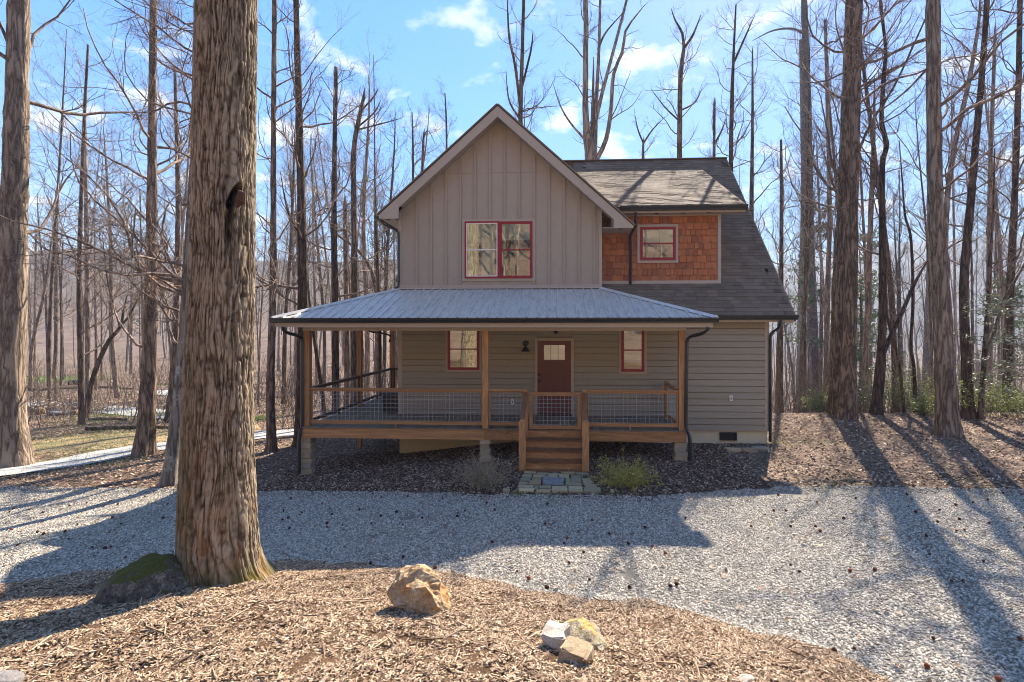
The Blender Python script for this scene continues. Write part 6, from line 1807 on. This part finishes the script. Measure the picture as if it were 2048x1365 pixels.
# ================================================================== LOOSE GROUND COVER
def sample(n, u0, u1, v0, v1, fn_ok, seed, dmin=2.4, pw_=1.0):
    """points on the ground inside the part of the world the camera can see, thinned with distance"""
    rng = np.random.default_rng(seed); out = []
    got = 0
    while got < n:
        m = n * 2
        y = dmin + (v1 - dmin) * rng.random(m) ** pw_; x = rng.uniform(u0, u1, m)
        xc, z = x * COS + y * SIN, y * COS - x * SIN
        u = CX + F * xc / z
        ok = (z > 1.5) & (u > -80) & (u < 2130) & (y > v0) & fn_ok(x, y)
        p = np.stack([x[ok], y[ok]], 1); out.append(p); got += len(p)
        if len(p) == 0: break
    p = np.vstack(out)[:n]
    return np.column_stack([p, ground_z(p[:, 0], p[:, 1])])
jn = lambda x, y: .25 * (vnoise(x * 3 + 7, y * 3) - .5) + .12 * (vnoise(x * 11, y * 11 + 5) - .5)
in_grav = lambda x, y: (y < y_far(x) + jn(x, y) * .6) & (y > y_near(x) + jn(x, y))
bare = lambda x, y: vnoise(x * 1.1 + 31, y * 1.6 + 3) * .6 + vnoise(x * 4.3 + 1, y * 4.7 + 9) * .4
in_grav2 = lambda x, y: in_grav(x, y) & (bare(x, y) + .22 * NR.random(x.shape) < .93)
in_mound2 = lambda x, y: (y < y_near(x) + jn(x, y) + .05) & (bare(x * 2.1, y * 2.1) + .3 * NR.random(x.shape) < .96)
in_mound = lambda x, y: (y < y_near(x) + jn(x, y) + .05)
in_bed = lambda x, y: (y > y_far(x)) & (x > BEDX0 - .3) & (x < BEDX1) & (y < 14.1)
in_yard = lambda x, y: (y > y_far(x)) & ~((x > BEDX0) & (x < BEDX1) & (y < 14.2)) & ~((x > XL - .1) & (x < XR + .05) & (y > YW))
pts = sample(150000, -13, 13, 0, 11.5, in_grav2, 1, 3.2, 1.25); pts[:, 2] += .014 - .05 * 0
scatter('loose_gravel', pts, M_stone, 'stone', (.016, .016, .010), (.046, .038, .026), .5, 3, 'loose grey crushed stone covering the drive')
pts = sample(105000, -9, 7, 0, 7.6, in_mound2, 2, 2.2, 1.0); pts[:, 2] += .028
scatter('mulch_chips', pts, M_chip, 'chip', (.4, .45, .6), (1.3, 1.4, 1.5), .42, 5, 'tan wood chips covering the foreground mound', 0, (.048, .0105, .005))
pts = sample(26000, -7, 6, 0, 14.1, in_bed, 3, 9, 1.0); pts[:, 2] += .022
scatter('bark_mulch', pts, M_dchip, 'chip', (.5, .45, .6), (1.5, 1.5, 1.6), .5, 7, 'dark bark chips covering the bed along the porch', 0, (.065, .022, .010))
pts = sample(105000, -34, 20, 0, 34, in_yard, 4, 9.5, 1.5); pts[:, 2] += .02
scatter('leaf_litter', pts, M_leaf, 'leaf', (.5, .5, .5), (1.3, 1.3, 1.3), .55, 9, 'dry brown fallen leaves on the woodland floor', 5, (.058, .036, 1))
pts = sample(700, -12, 13, 0, 11, in_grav, 21, 3.2, 1.2); pts[:, 2] += .045
scatter('drive_leaves', pts, M_leaf, 'leaf', (.5, .5, .5), (1.2, 1.2, 1.2), .5, 31, 'few dry leaves blown onto the gravel drive', 5, (.058, .036, 1))
pts = sample(420, -9, 9, 0, 9, in_mound, 6, 2.2, 1.0); pts[:, 2] += .04
scatter('twig_litter', pts, M_chip, 'chip', (.6, .7, .7), (1.6, 1.2, 1.2), .25, 15, 'longer pale sticks lying in the foreground mulch', 0, (.17, .008, .007))
# grass blades in small patches
def grass(name, label, spots, n, h, seed):
    rng = np.random.default_rng(seed); out = []
    for u, v, ru, k in spots:
        g = G(u, v); out.append(np.array(g)[None, :2] + rng.normal(size=(int(n * k), 2)) * np.array((ru * mpx(g), ru * mpx(g) * 1.3))[None])
    p = np.vstack(out); m = len(p); z = ground_z(p[:, 0], p[:, 1])
    b = np.column_stack([p, z]); d = rng.normal(size=(m, 3)) * .35; d[:, 2] = 1; d = nrm(d) * (h * (.5 + rng.random(m)))[:, None]
    w = nrm(np.cross(d, rng.normal(size=(m, 3)))) * .005
    V = np.stack([b - w, b + w, b + d], 1).reshape(-1, 3)
    me = mesh_arrays(name, V, [np.arange(m * 3).reshape(m, 3)]); me.materials.append(M_grass)
    at = me.attributes.new('tone', 'FLOAT', 'POINT'); at.data.foreach_set('value', np.repeat(rng.random(m), 3).astype(np.float32))
    tag(link(bpy.data.objects.new(name, me)), label, 'grass', None, 'stuff')
grass('grass', 'short green grass tufts along the edges of the path and drive', [(1035, 990, 10, 1), (1110, 993, 22, 1.4), (1150, 975, 7, .5), (1180, 962, 7, .5), (1215, 990, 14, .6), (920, 987, 40, 1.0), (1600, 885, 30, .7), (1720, 976, 40, .7), (1960, 978, 50, .9), (1640, 975, 30, .5), (190, 1062, 50, .5), (270, 1042, 50, .5)], 420, .05, 4)
grass('lawn', 'patches of fresh green grass in the left woods and by the road', [(60, 757, 55, 5), (140, 760, 30, 2), (130, 885, 70, 1.5), (260, 876, 60, 1.2), (200, 848, 60, 1.0), (322, 770, 16, 1.5), (200, 916, 60, 1.2), (230, 832, 36, 1.6), (322, 832, 16, 1.6), (510, 840, 20, 1.5)], 900, .14, 5)
# fallen seed balls on the drive and yard
bm = bmesh.new(); bmesh.ops.create_icosphere(bm, subdivisions=2, radius=1)
for v in bm.verts: v.co *= 1.0 + (.28 if random.Random(v.index).random() > .55 else 0)
bme = bpy.data.meshes.new('seed_ball'); bm.to_mesh(bme); bm.free(); bme.materials.append(M_ball)
pts = sample(150, -11, 12, 0, 10.9, in_grav, 12, 3.6, 1.1)
br = random.Random(4)
for i, p in enumerate(pts):
    s = br.uniform(.013, .023)
    o = bpy.data.objects.new('seed_ball', bme)
    link(o, None, Matrix.Translation((p[0], p[1], p[2] + .028 + s * .5)) @ Matrix.Rotation(br.random() * 6, 4, 'X') @ Matrix.Diagonal((s, s, s, 1)))
    tag(o, 'small brown prickly seed ball lying on the grey gravel', 'seed ball', 'seed balls fallen on the gravel drive')

# ------------------------------------------------------------------ the air
hz = bpy.data.meshes.new('haze')
hx0, hx1, hy0, hy1 = -1900, 1900, -95, 2350
hb0, hb1 = float(GZ.min()) - 1.0, float(max(GZ.max(), 30)) + 4
hz.from_pydata([(x, y, z) for x in (hx0, hx1) for y in (hy0, hy1) for z in (hb0, hb1)], [], [(0, 1, 3, 2), (4, 6, 7, 5), (0, 4, 5, 1), (2, 3, 7, 6), (0, 2, 6, 4), (1, 5, 7, 3)])
hm = bpy.data.materials.new('air'); hm.use_nodes = True
hm.node_tree.nodes.clear()
ho = hm.node_tree.nodes.new('ShaderNodeOutputMaterial'); hv = hm.node_tree.nodes.new('ShaderNodeVolumePrincipled')
hv.inputs['Density'].default_value = 0.0007; hv.inputs['Color'].default_value = (.68, .83, 1.0, 1)
hm.node_tree.links.new(hv.outputs[0], ho.inputs['Volume'])
hz.materials.append(hm)
tag(link(bpy.data.objects.new('haze', hz)), 'thin pale haze softening the far hills', 'haze', None, 'stuff')
print('haze', hb0, hb1)
print('triangles', sum(len(o.data.loop_triangles) or sum(len(p.vertices) - 2 for p in o.data.polygons) for o in []), 'objects', len(bpy.data.objects))
tot = 0; seen = set()
for o in bpy.data.objects:
    if o.type == 'MESH' and o.data.name not in seen:
        seen.add(o.data.name); tot += len(o.data.loops) - 2 * len(o.data.polygons)
print('unique triangles', tot)
